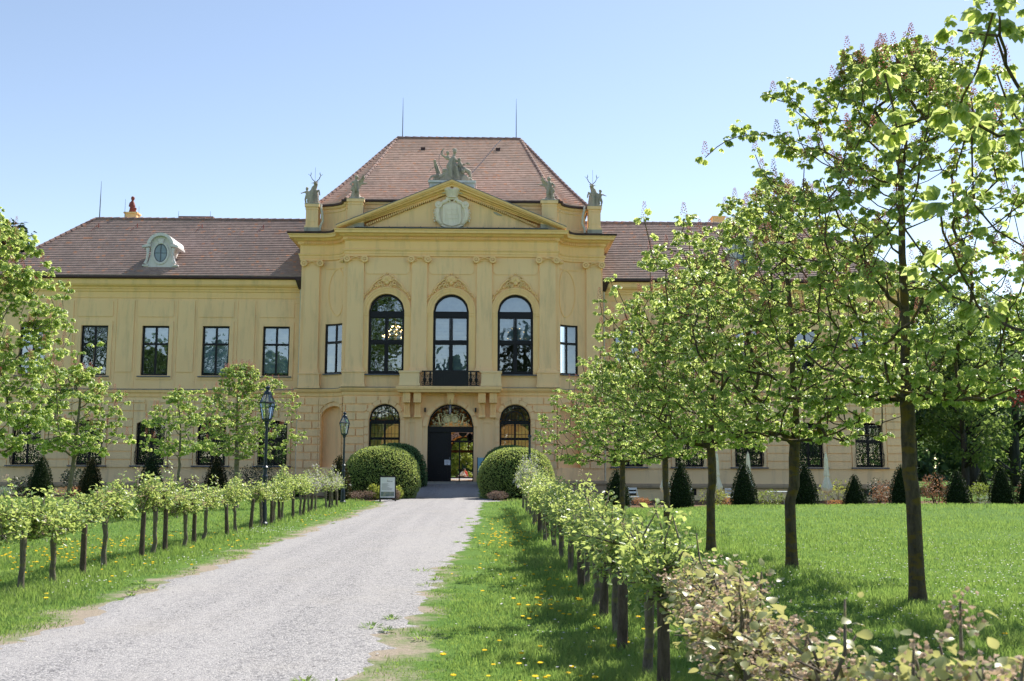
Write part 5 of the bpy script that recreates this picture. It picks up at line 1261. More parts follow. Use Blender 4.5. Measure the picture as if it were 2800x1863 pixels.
def clipped():
    dome = [(.02, -.05), (1.50, -.05), (1.68, .3)] + [(1.84 * math.cos(a) ** .72, .85 + 1.66 * math.sin(a)) for a in np.linspace(-.1, PI / 2 - .02, 14)] + [(.01, 2.512)]
    G = 'clipped evergreen domes beside the entrance'
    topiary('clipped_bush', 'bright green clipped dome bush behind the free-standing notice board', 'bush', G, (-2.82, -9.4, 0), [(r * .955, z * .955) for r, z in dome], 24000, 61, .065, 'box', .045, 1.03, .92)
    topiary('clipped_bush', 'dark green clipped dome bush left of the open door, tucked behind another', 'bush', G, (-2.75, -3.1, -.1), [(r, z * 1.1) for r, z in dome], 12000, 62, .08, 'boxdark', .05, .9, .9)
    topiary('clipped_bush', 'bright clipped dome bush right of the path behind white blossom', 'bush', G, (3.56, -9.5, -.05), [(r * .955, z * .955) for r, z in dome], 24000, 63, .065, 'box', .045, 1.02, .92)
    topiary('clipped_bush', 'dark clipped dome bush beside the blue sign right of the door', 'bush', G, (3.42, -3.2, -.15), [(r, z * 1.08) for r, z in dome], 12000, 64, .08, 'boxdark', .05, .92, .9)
    cone = [(.02, -.06), (.36, -.05), (.43, .12), (.44, .35), (.41, .6), (.34, .9), (.25, 1.2), (.14, 1.45), (.06, 1.58), (.01, 1.64)]
    G2 = 'clipped yew cones along the flower beds'
    c0 = topiary('yew_cone', '', 'yew cone', G2, (0, 0, -60), cone, 3600, 65, .055, 'yew', .045, stem=.1)
    c1 = topiary('yew_cone', '', 'yew cone', G2, (0, 0, -60), cone, 3600, 66, .055, 'yewb', .05, stem=.1)
    c2 = topiary('yew_cone', '', 'yew cone', G2, (0, 0, -60), [(r * 1.12 if z < .9 else r, z * .93) for r, z in cone], 3600, 67, .055, 'yew', .05, stem=.1)
    P = [(c0, -18.8, -9.3, 1.2, 'leftmost dark yew cone, before the ground floor windows left'),
         (c1, -16.7, -8.7, 1.14, 'browned rust-tinged yew cone near the slender young chestnut'),
         (c0, -13.7, -9.2, 1.2, 'dark yew cone just left of the smallest chestnut stem'),
         (c1, -10.8, -8.6, 1.2, 'yew cone left of the round-crowned chestnut, shrubs behind it'),
         (c2, -7.6, -5.5, .72, 'small yew cone beside the left street lamp'),
         (c1, -4.35, -12.6, 1.2, 'yew cone at the far end of the left fruit tree row'),
         (c2, 7.95, -12.4, 1.14, 'yew cone right of the curved niche, lowest part behind fruit tree leaves'),
         (c0, 10.65, -13.1, 1.24, 'tall dark yew cone beside the pale slim chestnut trunk'),
         (c0, 13.42, -13.2, 1.22, 'tall yew cone just right of the slightly leaning chestnut trunk'),
         (c0, 16.2, -12.9, 1.2, 'yew cone touching the second chestnut trunk from the right edge'),
         (c2, 18.55, -12.5, .98, 'shortest yew cone right of the closed cream parasol'),
         (c0, 20.5, -12.9, 1.16, 'yew cone left of the mossy chestnut trunk at the palace corner'),
         (c2, 22.8, -13.3, 1.12, 'wide pointed yew cone right of the mossy trunk'),
         (c0, 24.75, -13.3, 1.18, 'second yew cone right of the mossy trunk, before bronze shrubs'),
         (c0, 26.1, -13.1, 1.16, 'rightmost yew cone, cut by the edge')]
    used = set()
    for p, x, y, s, lb in P:
        loc = (x, y, GR(x, y) - .02)
        if p.name not in used: used.add(p.name); p.location = loc; p.scale = (s, s, s); p['label'] = lb
        else: dup(p, loc, lb, x * 3., s)
clipped()
def shrub(name, label, x, y, w, h, mat, n, seed, leafs=.07, z0=.05, flowers=None, cat='shrub', round_=True, d=None):
    g = np.random.default_rng(seed); t = thing(name, label, cat, (x, y, GR(x, y)), None); d = d or w
    q = g.normal(size=(n, 3)); q = nz(q) * (g.random(n)[:, None] ** .4); cl = nz(g.normal(size=(22, 3))) * .75; k = g.integers(0, 22, n)
    q = np.where(g.random(n)[:, None] < .65, cl[k] + .36 * q, q); pos = np.stack([q[:, 0] * w / 2, q[:, 1] * d / 2, z0 + (q[:, 2] * .5 + .52) * h], 1); pos[:, 2] = np.maximum(pos[:, 2], .02)
    D = nz(nz(q) + .7 * g.normal(size=(n, 3)) + np.array([0, 0, .3])); N = nz(np.array([0, 0, 1.]) + .8 * g.normal(size=(n, 3)))
    vf = scatter(*OVATE, pos, D, N, leafs * g.uniform(.6, 1.3, n)); link('foliage', mesh_np('foliage', vf[0], [vf[1]]), M[mat], t)
    b = MB()
    for c in cl[:10]: b.tube([(g.normal(0, .05), g.normal(0, .05), -.05), (c[0] * w * .22, c[1] * d * .22, h * .35), (c[0] * w * .42, c[1] * d * .42, z0 + (c[2] * .42 + .5) * h)], [.018, .013, .006], 5)
    b.build('stems', M['bark'], t)
    if flowers:
        m = n // 12; f = nz(g.normal(size=(m, 3))); f[:, 2] = abs(f[:, 2]); p = np.stack([f[:, 0] * w / 2, f[:, 1] * d / 2, z0 + (f[:, 2] * .5 + .52) * h], 1)
        vf = scatter(*BLOB, p, f, f, .06 * np.ones(m)); o = link('flowers', mesh_np('flowers', vf[0], [vf[1]]), M[flowers], t); o['kind'] = 'stuff'
    return t
def shrubs():
    S = [('shrub', 'dark shrub with purple flowers at the far left before the palace wall', -20.9, -6., 1.9, 1.0, 'shrubd', 1500, 'purple'),
         ('shrub', 'low silvery grey plant at the left edge below the purple-flowered shrub', -20.6, -9.6, 1.2, .5, 'shrubs', 900, None),
         ('shrub', 'dark bluish shrub behind the leftmost yew cone', -18.6, -6., 1.2, 1.4, 'shrubd', 1100, None),
         ('flower_patch', 'patch of low orange plants between the two leftmost yew cones', -17.9, -7.4, 2.0, .45, 'orangeplant', 800, None),
         ('shrub', 'thin reddish shrub beside the smallest chestnut stem', -12.6, -6.4, .9, .9, 'shrubr', 350, None),
         ('shrub', 'loose dark rose bush left of the dense evergreen shrub', -11.6, -4.6, 2.0, 1.5, 'shrubd', 750, None),
         ('shrub', 'large dense evergreen shrub under the left wing windows', -9.6, -4.2, 2.4, 1.75, 'shrubd', 2600, None),
         ('shrub', 'low dark shrub at the foot of the wall behind the lamp post', -8.1, -3.2, 1.3, .7, 'shrubd', 900, None),
         ('shrub', 'bright yellow-green small shrub left of the notice board', -2.85, -11.75, .68, .62, 'shruby', 900, None),
         ('shrub', 'small ochre-tinged shrub right of the notice board', -1.85, -11.7, .48, .55, 'shruby', 500, None),
         ('lavender', 'row of dry lavender left of the notice board', -3.4, -12.2, 1.4, .38, 'lavender', 1300, None),
         ('lavender', 'dry lavender clump right of the notice board', -1.95, -12.2, .6, .42, 'lavender', 700, None),
         ('lavender', 'dry lavender clump right of the path', 2.65, -12.0, 1.0, .36, 'lavender', 1100, None),
         ('flower_patch', 'reddish low plants right of the yew cone beside the niche', 9.2, -11.5, .9, .4, 'orangeplant', 420, None),
         ('shrub', 'thin pale green rose bush beside the slightly leaning chestnut trunk', 12.4, -11.6, 1.4, .85, 'shruby', 420, None),
         ('flower_patch', 'dried orange plants left of the third tall yew cone', 13.1, -12.2, .9, .4, 'orangeplant', 600, None),
         ('shrub', 'leafy pale shrub between two yew cones left of the parasol', 15.1, -11.2, 1.4, .75, 'shrubg', 600, None),
         ('flower_patch', 'low orange plants under the closed parasol', 18.0, -11.6, 1.1, .3, 'orangeplant', 420, None),
         ('shrub', 'yellow-green rose bush right of the closed cream parasol', 18.9, -9.6, 2.0, 1.25, 'shruby', 750, None),
         ('shrub', 'bronze-leaved bush under the last palace window', 21.2, -9.8, 1.8, 1.2, 'shrubr', 1100, None),
         ('shrub', 'dark green shrub at the palace corner', 22.6, -5.0, 1.5, 1.3, 'shrubd', 900, None),
         ('shrub', 'tall bronze bush right behind the mossy chestnut trunk', 23.2, -10.2, 1.3, 1.55, 'shrubr', 1000, None),
         ('flower_patch', 'low orange flowers at the foot of the mossy trunk side bed', 23.0, -12.0, .9, .35, 'orangeplant', 420, None),
         ('shrub', 'round mid-green bush between two pointed yew cones at right', 26.7, -7.0, 1.7, 1.1, 'shrubg', 1200, None),
         ('shrub', 'low silver-leaved plant between two pointed yew cones at right', 25.3, -11.2, 1.3, .5, 'shrubs', 800, None),
         ('shrub', 'bronze bush near the right edge behind a yew cone', 28.3, -10.2, 2.2, 1.35, 'shrubr', 1300, None)]
    for i, (nm, lb, x, y, w, h, mt, n, fl) in enumerate(S): shrub(nm, lb, x, y, w, h, mt, n, 200 + i, .055 if mt in ('lavender', 'shrubs', 'orangeplant') else .085, flowers=fl)
    cone = [(.02, 0), (.4, 0), (.42, .2), (.28, .8), (.08, 1.25), (.01, 1.3)]
    topiary('yew_cone', 'tiny far yew cone seen between the two pointed cones right', 'yew cone', 'clipped yew cones along the flower beds', (32.5, 4, 0), cone, 900, 70, .07, 'yew', .05)
    topiary('yew_cone', 'tiny far yew cone just right of the mossy trunk', 'yew cone', 'clipped yew cones along the flower beds', (29.6, 4, 0), cone, 900, 71, .07, 'yew', .05)
shrubs()

# ------------------------------------------------------------------ grass and meadow flowers
def lawn_ok(x, y, g, m):
    l, r = path_edges(y); e = np.where(x < 0, l - x, x - r)
    keep = (e > .0) & (g.random(m) < np.clip(.12 + e * 1.3 + .8 * np.sin(x * 3.1 + y * 2.3) * np.sin(y * 1.7 - x), .0, 1)) | (e > .8)
    keep &= ~((y > -8.6) & (x < -1.7)) & ~((y > -12.) & (x > 1.7)) & (y < -9.4)
    keep &= ~((x > -4.6) & (x < -1.7) & (y > -12.9))
    return keep
def grass():
    g = np.random.default_rng(9); P = []
    def add(n, d0, d1, h, w):
        # uniform in view fan: density falls with distance
        d = d0 * (d1 / d0) ** g.random(n); t = g.uniform(-.74, .74, n); x = 2.34 + d * (t + .021); y = -57 + d; m = n
        k = lawn_ok(x, y, g, m); x, y, d = x[k], y[k], d[k]; n = len(x)
        cl = .75 + .35 * np.sin(x * 1.9 + 1.3 * np.sin(y * 1.1)) * np.sin(y * 2.3 + x) + .25 * np.sin(x * .6 + 2) * np.sin(y * .5)
        tall = np.exp(-((np.abs(np.abs(x) - 3.5)) / .45) ** 2) * .7 + np.exp(-((x - 7) / .5) ** 2) * .7
        e = np.minimum(np.abs(x + 2.0), np.abs(x - 1.75)); short = np.clip(.35 + e * .6, .35, 1)
        hh = h * np.clip(cl + tall, .35, 2.2) * g.uniform(.55, 1.25, n) * short * np.clip(1 + (d - 18) * .012, 1, 1.5); ww = w * g.uniform(.7, 1.3, n) * (d / 9) ** .62
        a = g.random(n) * 2 * PI; b = g.random(n) * 2 * PI; ln = g.uniform(.15, .75, n) * hh
        z = gz(x, y); p = np.stack([x, y, z], 1); s = np.stack([np.cos(a), np.sin(a), np.zeros(n)], 1) * ww[:, None]
        f = np.stack([np.cos(b), np.sin(b), np.zeros(n)], 1) * ln[:, None]; u = np.zeros((n, 3)); u[:, 2] = hh
        V = np.stack([p - s, p + s, p + s * .7 + f * .35 + u * .6, p - s * .7 + f * .35 + u * .6, p + f + u * .95], 1)
        P.append(V)
    add(520000, 5.5, 50, .075, .0035)
    add(150000, 5.0, 22, .085, .0035)
    V = np.concatenate(P); n = len(V); b = 5 * np.arange(n)[:, None, None]
    Q = (np.array([[0, 1, 2, 3]])[None] + b).reshape(-1, 4); T = (np.array([[3, 2, 4]])[None] + b).reshape(-1, 3)
    o = link('grass', mesh_np('grass', V.reshape(-1, 3), [Q, T]), M['grass']); tag(o, 'short spring grass of the lawn', kind='stuff')
    # dandelions
    def flower(name, X, Y, r, h, mat, seed, petals):
        g2 = np.random.default_rng(seed); n = len(X); z = gz(X, Y) + h * g2.uniform(.6, 1.3, n); parts = []
        c = np.stack([X, Y, z], 1); N = nz(np.array([0, 0, 1.]) + .35 * g2.normal(size=(n, 3))); rr = r * g2.uniform(.7, 1.2, n)
        for k in range(petals):
            a = 2 * PI * k / petals; D = np.tile([[math.cos(a), math.sin(a), .15]], (n, 1)); parts.append(scatter(*BLOB, c, D, N, rr))
        vf = join(parts); o = link(name, mesh_np(name, vf[0], [vf[1]]), M[mat]); tag(o, kind='stuff')
    def spots(cl, seed):
        g2 = np.random.default_rng(seed); X, Y = [], []
        for x, y, sx, sy, n in cl: X.append(g2.normal(x, sx, n)); Y.append(g2.normal(y, sy, n))
        X, Y = np.concatenate(X), np.concatenate(Y); l, r = path_edges(Y); k = ((X < l - .1) | (X > r + .1)) & (Y < -13); return X[k], Y[k]
    X, Y = spots([(-5.2, -39.5, .8, 1.6, 90), (-5.5, -43, .7, .9, 30), (-5.0, -36.5, .8, 1.5, 60), (-4.6, -41.5, .5, 1.2, 30), (-2.9, -40, .35, 3., 18), (-2.6, -30, .3, 5, 14), (2.45, -36.2, .35, 1.6, 60), (2.8, -33, .5, 3, 40), (2.9, -30, .4, 4, 30), (3.0, -45.6, .22, .6, 26), (3.1, -43.5, .2, .8, 14),
                  (2.75, -49.4, .12, .16, 8), (2.35, -49.0, .5, .6, 8), (3.3, -47.5, .4, 1.2, 16), (5.6, -50.6, .9, .8, 14), (6.3, -49.2, .8, .8, 8), (-2.6, -22, .5, 5, 20), (4.6, -46.5, .6, 2, 14), (2.5, -42, .3, 2, 12)], 3)
    flower('dandelions', X, Y, .026, .075, 'dand', 5, 7)
    X, Y = spots([(-2.75, -33.2, .35, .7, 90), (-2.7, -40.8, .3, .8, 40), (-2.9, -43.5, .25, .5, 26), (-4.8, -38, 1, 3, 60), (-2.6, -27, .3, 3, 60), (2.9, -48.0, .4, 1.2, 40), (4.7, -48.3, .7, 1.4, 130), (5.8, -46.8, 1., 1.4, 170), (6.2, -49.8, .9, .8, 70), (7.2, -42.5, 1.6, 1.5, 220), (9.2, -45, 1.2, 2, 220), (10.5, -41, 1.4, 1.2, 160), (13, -37, 2.5, 1.5, 160), (8.4, -46.5, .9, .7, 120), (5.4, -42, .7, 2.5, 110), (8.5, -38, 1.6, 2, 120), (2.6, -44, .4, 2, 30), (5, -51, .7, .5, 50), (5.2, -37, .7, 3, 80), (11, -36, 2, 3, 80)], 4)
    flower('daisies', X, Y, .012, .065, 'daisy', 6, 5)
    # tussocks and rosettes creeping into the gravel
    g2 = np.random.default_rng(21); n = 60; Y = g2.uniform(-50, -18, n); l, r = path_edges(Y); sd = g2.random(n) < .35; X = np.where(sd, l + g2.uniform(-.25, .18, n), r + g2.uniform(-.35, .45, n)); m = 42
    c = np.repeat(np.stack([X, Y, gz(X, Y) + .015], 1), m, 0); a = g2.random(n * m) * 6.3; D = np.stack([np.cos(a), np.sin(a), g2.uniform(.15, .9, n * m)], 1)
    rad = np.repeat(g2.uniform(.04, .16, n), m)[:, None] * np.sqrt(g2.random((n * m, 1))); c = c + np.stack([np.cos(a), np.sin(a), 0 * a], 1) * rad
    vf = scatter(np.array([(0, .1, 0), (.6, .12, .05), (1, 0, -.05), (.6, -.12, .05), (0, -.1, 0)]), np.array([(0, 4, 3, 1), (1, 3, 2, 2)]), c, D, np.tile([[0, 0, 1.]], (n * m, 1)), g2.uniform(.03, .07, n * m))
    tag(link('grass_tufts', mesh_np('grass_tufts', vf[0], [np.concatenate([vf[1][0::2][:, [0, 1, 2]], vf[1][0::2][:, [0, 2, 3]], vf[1][1::2][:, :3]])]), M['grass']), kind='stuff')
grass()

# ------------------------------------------------------------------ street lamps
def lamp(loc, label, head=True):
    t = thing('street_lamp', label, 'street lamp', loc, 'lamps along the gravel path')
    b = MB(); b.lathe([(.15, -.05), (.15, .10), (.11, .14), (.10, .5), (.085, .56), (.075, .62), (.07, 1.25), (.075, 1.3), (.095, 1.32), (.095, 1.36), (.07, 1.40), (.065, 1.55), (.10, 1.57), (.10, 1.60), (.055, 1.64), (.045, 2.72), (.06, 2.76), (.085, 2.80), (.06, 2.86)], n=14); b.build('post', M['lamp'], t, smooth=False)
    b = MB(); b.tube([(0, 0, .02), (.26, .0, .0)], .05, 6)
    if not head: return t
    n = 6; q = lambda r, z, k: (r * math.cos(2 * PI * k / n + PI / 6), r * math.sin(2 * PI * k / n + PI / 6), z)
    f = MB(); f.lathe([(.10, 2.84), (.16, 2.88), (.165, 2.92)], n=6); f.v = [(x * math.cos(PI / 6) - y * math.sin(PI / 6), x * math.sin(PI / 6) + y * math.cos(PI / 6), z) for x, y, z in f.v]
    for k in range(n):
        f.tube([q(.155, 2.90, k), q(.255, 3.36, k)], .016, 5); f.tube([q(.255, 3.36, k), q(.255, 3.36, k + 1)], .02, 5); f.tube([q(.255, 3.36, k), q(.12, 3.60, k)], .016, 5); f.tube([q(.12, 3.60, k), q(.12, 3.60, k + 1)], .014, 5)
    f.lathe([(.13, 3.59), (.11, 3.66), (.06, 3.69), (.05, 3.73), (.09, 3.75), (.085, 3.79), (.02, 3.82), (.015, 3.85)], n=12)
    h = f.build('lantern', M['lamp'], t)
    for k in range(n):
        p = MB(); p.add([q(.150, 2.92, k), q(.150, 2.92, k + 1), q(.250, 3.35, k + 1), q(.250, 3.35, k)], [(0, 1, 2, 3)]); p.build('pane', M['lampglass'], h)
        p = MB(); p.add([q(.250, 3.37, k), q(.250, 3.37, k + 1), q(.118, 3.595, k + 1), q(.118, 3.595, k)], [(0, 1, 2, 3)]); p.build('roof_pane', M['lampglass'], h)
    p = MB(); p.lathe([(.03, 2.92), (.035, 3.0), (.05, 3.02), (.05, 3.16), (.02, 3.2)], n=10); p.build('burner', M['pipe'], h)
    return t
lamp((-3.46, -31.05, 0), 'tall blue-grey lantern lamp standing in the left fruit tree row, nearest lamp').scale = (.80, .80, .945)
lamp((-3.62, -16.2, 0), 'smaller looking lantern lamp farther off before the left clipped bush').scale = (.85, .85, .97)
lamp((3.93, -16.0, -.05), 'dark headless lamp post before the right clipped bush', False)

# ------------------------------------------------------------------ notice board, blue sign, door lantern
def board():
    t = thing('notice_board', 'free-standing white notice board in a dark frame left of the path', 'sign', (-2.1, -13.5, 0))
    f = MB()
    for x in (-.33, .33): f.box(x - .018, x + .018, -.02, .02, 0, 1.08); f.box(x - .018, x + .018, .30, .34, 0, .05); f.hexa([(x - .015, .29, 0), (x + .015, .29, 0), (x + .015, .33, 0), (x - .015, .33, 0), (x - .015, .0, 1.04), (x + .015, .0, 1.04), (x + .015, .04, 1.04), (x - .015, .04, 1.04)])
    f.box(-.35, .35, -.03, .05, 1.04, 1.10); f.box(-.31, .31, -.015, .015, .13, .17); f.build('stand', M['iron'], t)
    p = MB(); p.box(-.31, .31, -.018, .012, .17, 1.04); p = p.build('panel', M['white'], t)
    q = MB(); g = random.Random(4)
    for i in range(9): q.box(-.25, .02 + g.uniform(-.05, .22), -.0215, -.0195, .76 - .033 * i, .768 - .033 * i)
    q.box(-.03, .10, -.0215, -.0195, .858, .880); q.box(.11, .21, -.0215, -.0195, .856, .872); q.box(-.02, .0, -.0215, -.0195, .88, .90); q.build('lettering', M['rod'], p)
    q = MB(); q.lathe([(.02, 0), (.02, .004)], n=8); q.v = [(x, -.0215 + z * .5, .955 + y) for x, y, z in q.v]; q.build('logo', M['gold'], p)
    t2 = NT('printed_photo'); c = t2.coord(); n = t2.noise(c, 5.5, 4, .6)
    m = t2.done(t2.pbr(t2.ramp(n, [(.3, (.08, .12, .16)), (.5, (.2, .25, .22)), (.62, (.35, .35, .25)), (.8, (.55, .62, .7))]), .5))
    q = MB(); q.box(-.285, .285, -.0215, -.0195, .22, .42); q.build('picture', m, p)
board()
def blue_sign():
    t = thing('info_sign', 'pale blue upright sign by the right door jamb, half behind the bush', 'sign', (1.98, -1.3, .35))
    b = MB(); b.box(-.36, .36, -.02, .02, .12, 1.62); p = b.build('panel', simple('pale_blue_sign', (.28, .55, .68), .5, .06, 3), t)
    b = MB(); b.box(-.38, .38, -.04, .04, -.1, .12); b.box(-.40, -.36, -.03, .03, 0, 1.64); b.build('frame', M['lamp'], t)
    q = MB(); q.ring(lambda s, z, d: (s, -.022 + d, z), -.06, 1.34, .07, .10, .3, 5.2, -.004, 0, 14); q.ring(lambda s, z, d: (s, -.022 + d, z), -.06, 1.18, .03, .05, 0, 6.2, -.004, 0, 10); q.box(-.2, .2, -.026, -.022, .98, 1.0); q.box(-.2, .12, -.026, -.022, .9, .92); q.build('symbol', M['lamp'], p)
blue_sign()
def door_lantern():
    t = thing('hanging_lantern', 'glass lantern hanging from the keystone over the palace door', 'lantern', (.02, -.42, 4.42))
    b = MB(); b.tube([(0, 0, .52), (0, 0, .9)], .012, 5); n = 6
    q = lambda r, z, k: (r * math.cos(2 * PI * k / n), r * math.sin(2 * PI * k / n), z)
    for k in range(n): b.tube([q(.05, 0, k), q(.13, .36, k), q(.05, .5, k)], .012, 5); b.tube([q(.13, .36, k), q(.13, .36, k + 1)], .012, 5)
    b.lathe([(.06, .48), (.05, .54), (.01, .56)], n=8); b.lathe([(.01, -.05), (.05, -.02), (.055, .02)], n=8); f = b.build('frame', M['lamp'], t)
    for k in range(n): p = MB(); p.add([q(.05, .01, k), q(.05, .01, k + 1), q(.125, .35, k + 1), q(.125, .35, k)], [(0, 1, 2, 3)]); p.add([q(.125, .37, k), q(.125, .37, k + 1), q(.05, .49, k + 1), q(.05, .49, k)], [(0, 1, 2, 3)]); p.build('pane', M['lampglass'], f)
door_lantern()

def chandelier(x, y, z, label):
    t = thing('chandelier', label, 'chandelier', (x, y, z), 'lit chandeliers behind the upper windows')
    b = MB(); b.tube([(0, 0, -.5), (0, 0, 2.2)], .025, 6); b.lathe([(.02, -.55), (.12, -.42), (.06, -.3), (.1, -.1), (.04, .1)], n=10)
    bulbs = MB(); cry = MB()
    for R_, zz, n in ((.78, 0, 12), (.5, .34, 8), (.24, .58, 5)):
        for k in range(n):
            a = 2 * PI * (k + .3) / n; c, s = math.cos(a), math.sin(a)
            b.tube([(0, 0, zz - .2), (R_ * .5 * c, R_ * .5 * s, zz - .28), (R_ * c, R_ * s, zz - .08), (R_ * c, R_ * s, zz)], .012, 4)
            bulbs.ball((R_ * c, R_ * s, zz + .06), .034, 6, 5)
            cry.ball((R_ * .8 * c, R_ * .8 * s, zz - .35), .03, 5, 4)
    b.build('arms', M['gold'], t); bulbs.build('bulbs', M['bulb'], t); cry.build('crystal_drops', M['pipe'], t)
chandelier(-3.55, 3.8, 9.35, 'lit crystal chandelier behind the left arched upper window')
chandelier(3.85, 3.8, 9.3, 'lit crystal chandelier behind the right arched upper window')
def hall_lantern():
    t = thing('hall_lantern', 'dark hanging lantern inside the entrance hall seen through the open door', 'lantern', (.95, 9.0, 3.05))
    b = MB(); b.tube([(0, 0, .5), (0, 0, 2.3)], .02, 5); b.lathe([(.03, -.1), (.14, .0), (.2, .3), (.22, .42), (.08, .55), (.03, .6)], n=8); b.build('body', M['iron'], t)
hall_lantern()

# ------------------------------------------------------------------ statues: limbs of stone fused by a voxel remesh
def stone(name, label, loc, caps, balls=(), voxel=.032, mat='statue', extra=None, noise=.02, cat='statue'):
    t = thing(name, label, cat, loc)
    b = MB()
    for p, q, r0, r1 in caps: b.capsule(p, q, r0, r1)
    for c, r, sc in balls: b.ball(c, r, 10, 8, sc)
    o = b.build('figure', M[mat], t, smooth=True)
    m = o.modifiers.new('Remesh', 'REMESH'); m.mode = 'VOXEL'; m.voxel_size = voxel; m.use_smooth_shade = True
    tx = bpy.data.textures.new('chisel', 'CLOUDS'); tx.noise_scale = .09
    d = o.modifiers.new('Displace', 'DISPLACE'); d.texture = tx; d.strength = noise * 2; d.mid_level = .5
    if extra: extra(t)
    return t
def putto(x, y, z, s=1., face=1, arm=1):
    """standing child figure as capsules"""
    f = lambda a, b, c: (x + a * s * face, y + b * s, z + c * s)
    return [(f(-.09, 0, 0), f(-.08, -.03, .22), .05 * s, .06 * s), (f(-.08, -.03, .22), f(-.05, 0, .44), .065 * s, .085 * s), (f(.10, .02, 0), f(.12, -.05, .22), .05 * s, .06 * s), (f(.12, -.05, .22), f(.06, 0, .44), .065 * s, .085 * s),
            (f(0, 0, .46), f(.02, .01, .70), .115 * s, .125 * s), (f(.02, .01, .72), f(.03, 0, .84), .05 * s, .05 * s), (f(-.10, 0, .72), f(-.24, -.06, .60), .05 * s, .042 * s), (f(-.24, -.06, .60), f(-.16, -.16, .50), .04 * s, .035 * s),
            (f(.14, 0, .72), f(.26, -.04, .74 + .12 * arm), .05 * s, .042 * s), (f(.26, -.04, .74 + .12 * arm), f(.38, -.1, .78 + .3 * arm), .04 * s, .034 * s)], [(f(.04, -.02, .92), .095 * s, (1, 1.1, 1.15)), (f(.08, -.1, .90), .03 * s, (1, 1, 1)), (f(.02, .02, .97), .085 * s, (1.1, 1, .8))]
def stag(sg):
    c = [((-.30, 0, .06), (.30, 0, .06), .12, .12), ((-.1, .05, .1), (-.06, .02, .75), .27, .24), ((.12, 0, .1), (.08, 0, .7), .25, .22), ((-.02, 0, .7), (.02, -.02, 1.0), .23, .18), ((.02, -.02, .98), (.12, -.06, 1.22), .17, .11), ((.12, -.06, 1.22), (.12, -.16, 1.34), .12, .10),
         ((.13, -.16, 1.34), (.26, -.34, 1.20), .09, .05), ((-.24, -.1, .55), (-.34, -.14, .2), .06, .045), ((-.2, -.05, .8), (-.26, -.12, .52), .08, .06), ((.2, -.1, .82), (.34, -.18, .86), .075, .06), ((.34, -.18, .86), (.40, -.2, .58), .055, .045), ((.05, -.18, .1), (.08, -.2, .55), .10, .08), ((-.15, -.16, .1), (-.1, -.18, .6), .09, .07),
         ((.02, -.1, 1.36), (-.14, -.16, 1.30), .035, .02), ((.2, -.1, 1.38), (.3, -.12, 1.42), .035, .02)]
    pc, pb = putto(-.36, -.02, .12, .95, -1, -.6)
    caps = [(tuple((p[0] * -sg, p[1], p[2])), tuple((q[0] * -sg, q[1], q[2])), a, b) for p, q, a, b in c + pc]; balls = [((q[0] * -sg, q[1], q[2]), r, s) for q, r, s in pb + [((.1, -.1, .62), .13, (1, .8, 1))]]
    return caps, balls
def antlers(sg):
    def f(t):
        for e in (-1, 1):
            b = MB(); o = (-sg * .12, -.12, 1.42)
            main = [(o[0] + e * .05, o[1], o[2]), (o[0] + e * .20, o[1], o[2] + .14), (o[0] + e * .30, o[1] - .03, o[2] + .34), (o[0] + e * .26, o[1] - .08, o[2] + .56)]
            b.tube(main, [.026, .022, .018, .010], 6)
            for i, d in ((1, (.05, -.12, .12)), (2, (.14, -.05, .10)), (2, (-.07, -.1, .14))): p = main[i]; b.tube([p, (p[0] + e * d[0], p[1] + d[1], p[2] + d[2])], [.016, .007], 5)
            b.build('antler', M['rod'], t)
        b = MB(); b.tube([(-sg * .05, .1, 1.3), (-sg * .05, .1, 2.35)], .008, 4); b.build('lightning_rod', M['rod'], t)
    return f
for sg, lab in ((-1, 'stone stag with antlers and child on the left corner pedestal of the attic'), (1, 'stone stag with antlers and child on the right corner pedestal of the attic')):
    cp, bl = stag(sg); stone('stag_statue', lab, (-8.36 if sg < 0 else 8.46, 1.35, 16.96), cp, bl, extra=antlers(sg))
for sg, lab in ((-1, 'stone figure group with raised arms left of the pediment'), (1, 'winged stone figure reaching inward right of the pediment')):
    pc, pb = putto(.05 * sg, -.05, .18, 1.28, -sg, .75)
    caps = pc + [((-.34, 0, .06), (.34, 0, .06), .13, .13), ((-.1 * sg, .12, .1), (.16 * sg, .1, .55), .2, .14), ((.16 * sg, .1, .55), (.30 * sg, .05, .16), .13, .08), ((-.02 * sg, .1, .7), (-.30 * sg, .05, 1.15), .13, .09), ((-.30 * sg, .05, 1.15), (-.42 * sg, -.05, 1.36), .10, .06), ((-.28 * sg, .05, 1.0), (-.62 * sg, -.05, 1.02), .07, .035), ((.2 * sg, .0, .85), (.32 * sg, -.05, .6), .07, .05)]
    stone('figure_statue', lab, (-5.62 if sg < 0 else 5.68, .1, 16.96), caps, pb + [((-.38 * sg, -.02, 1.3), .10, (1.2, 1, .9))])
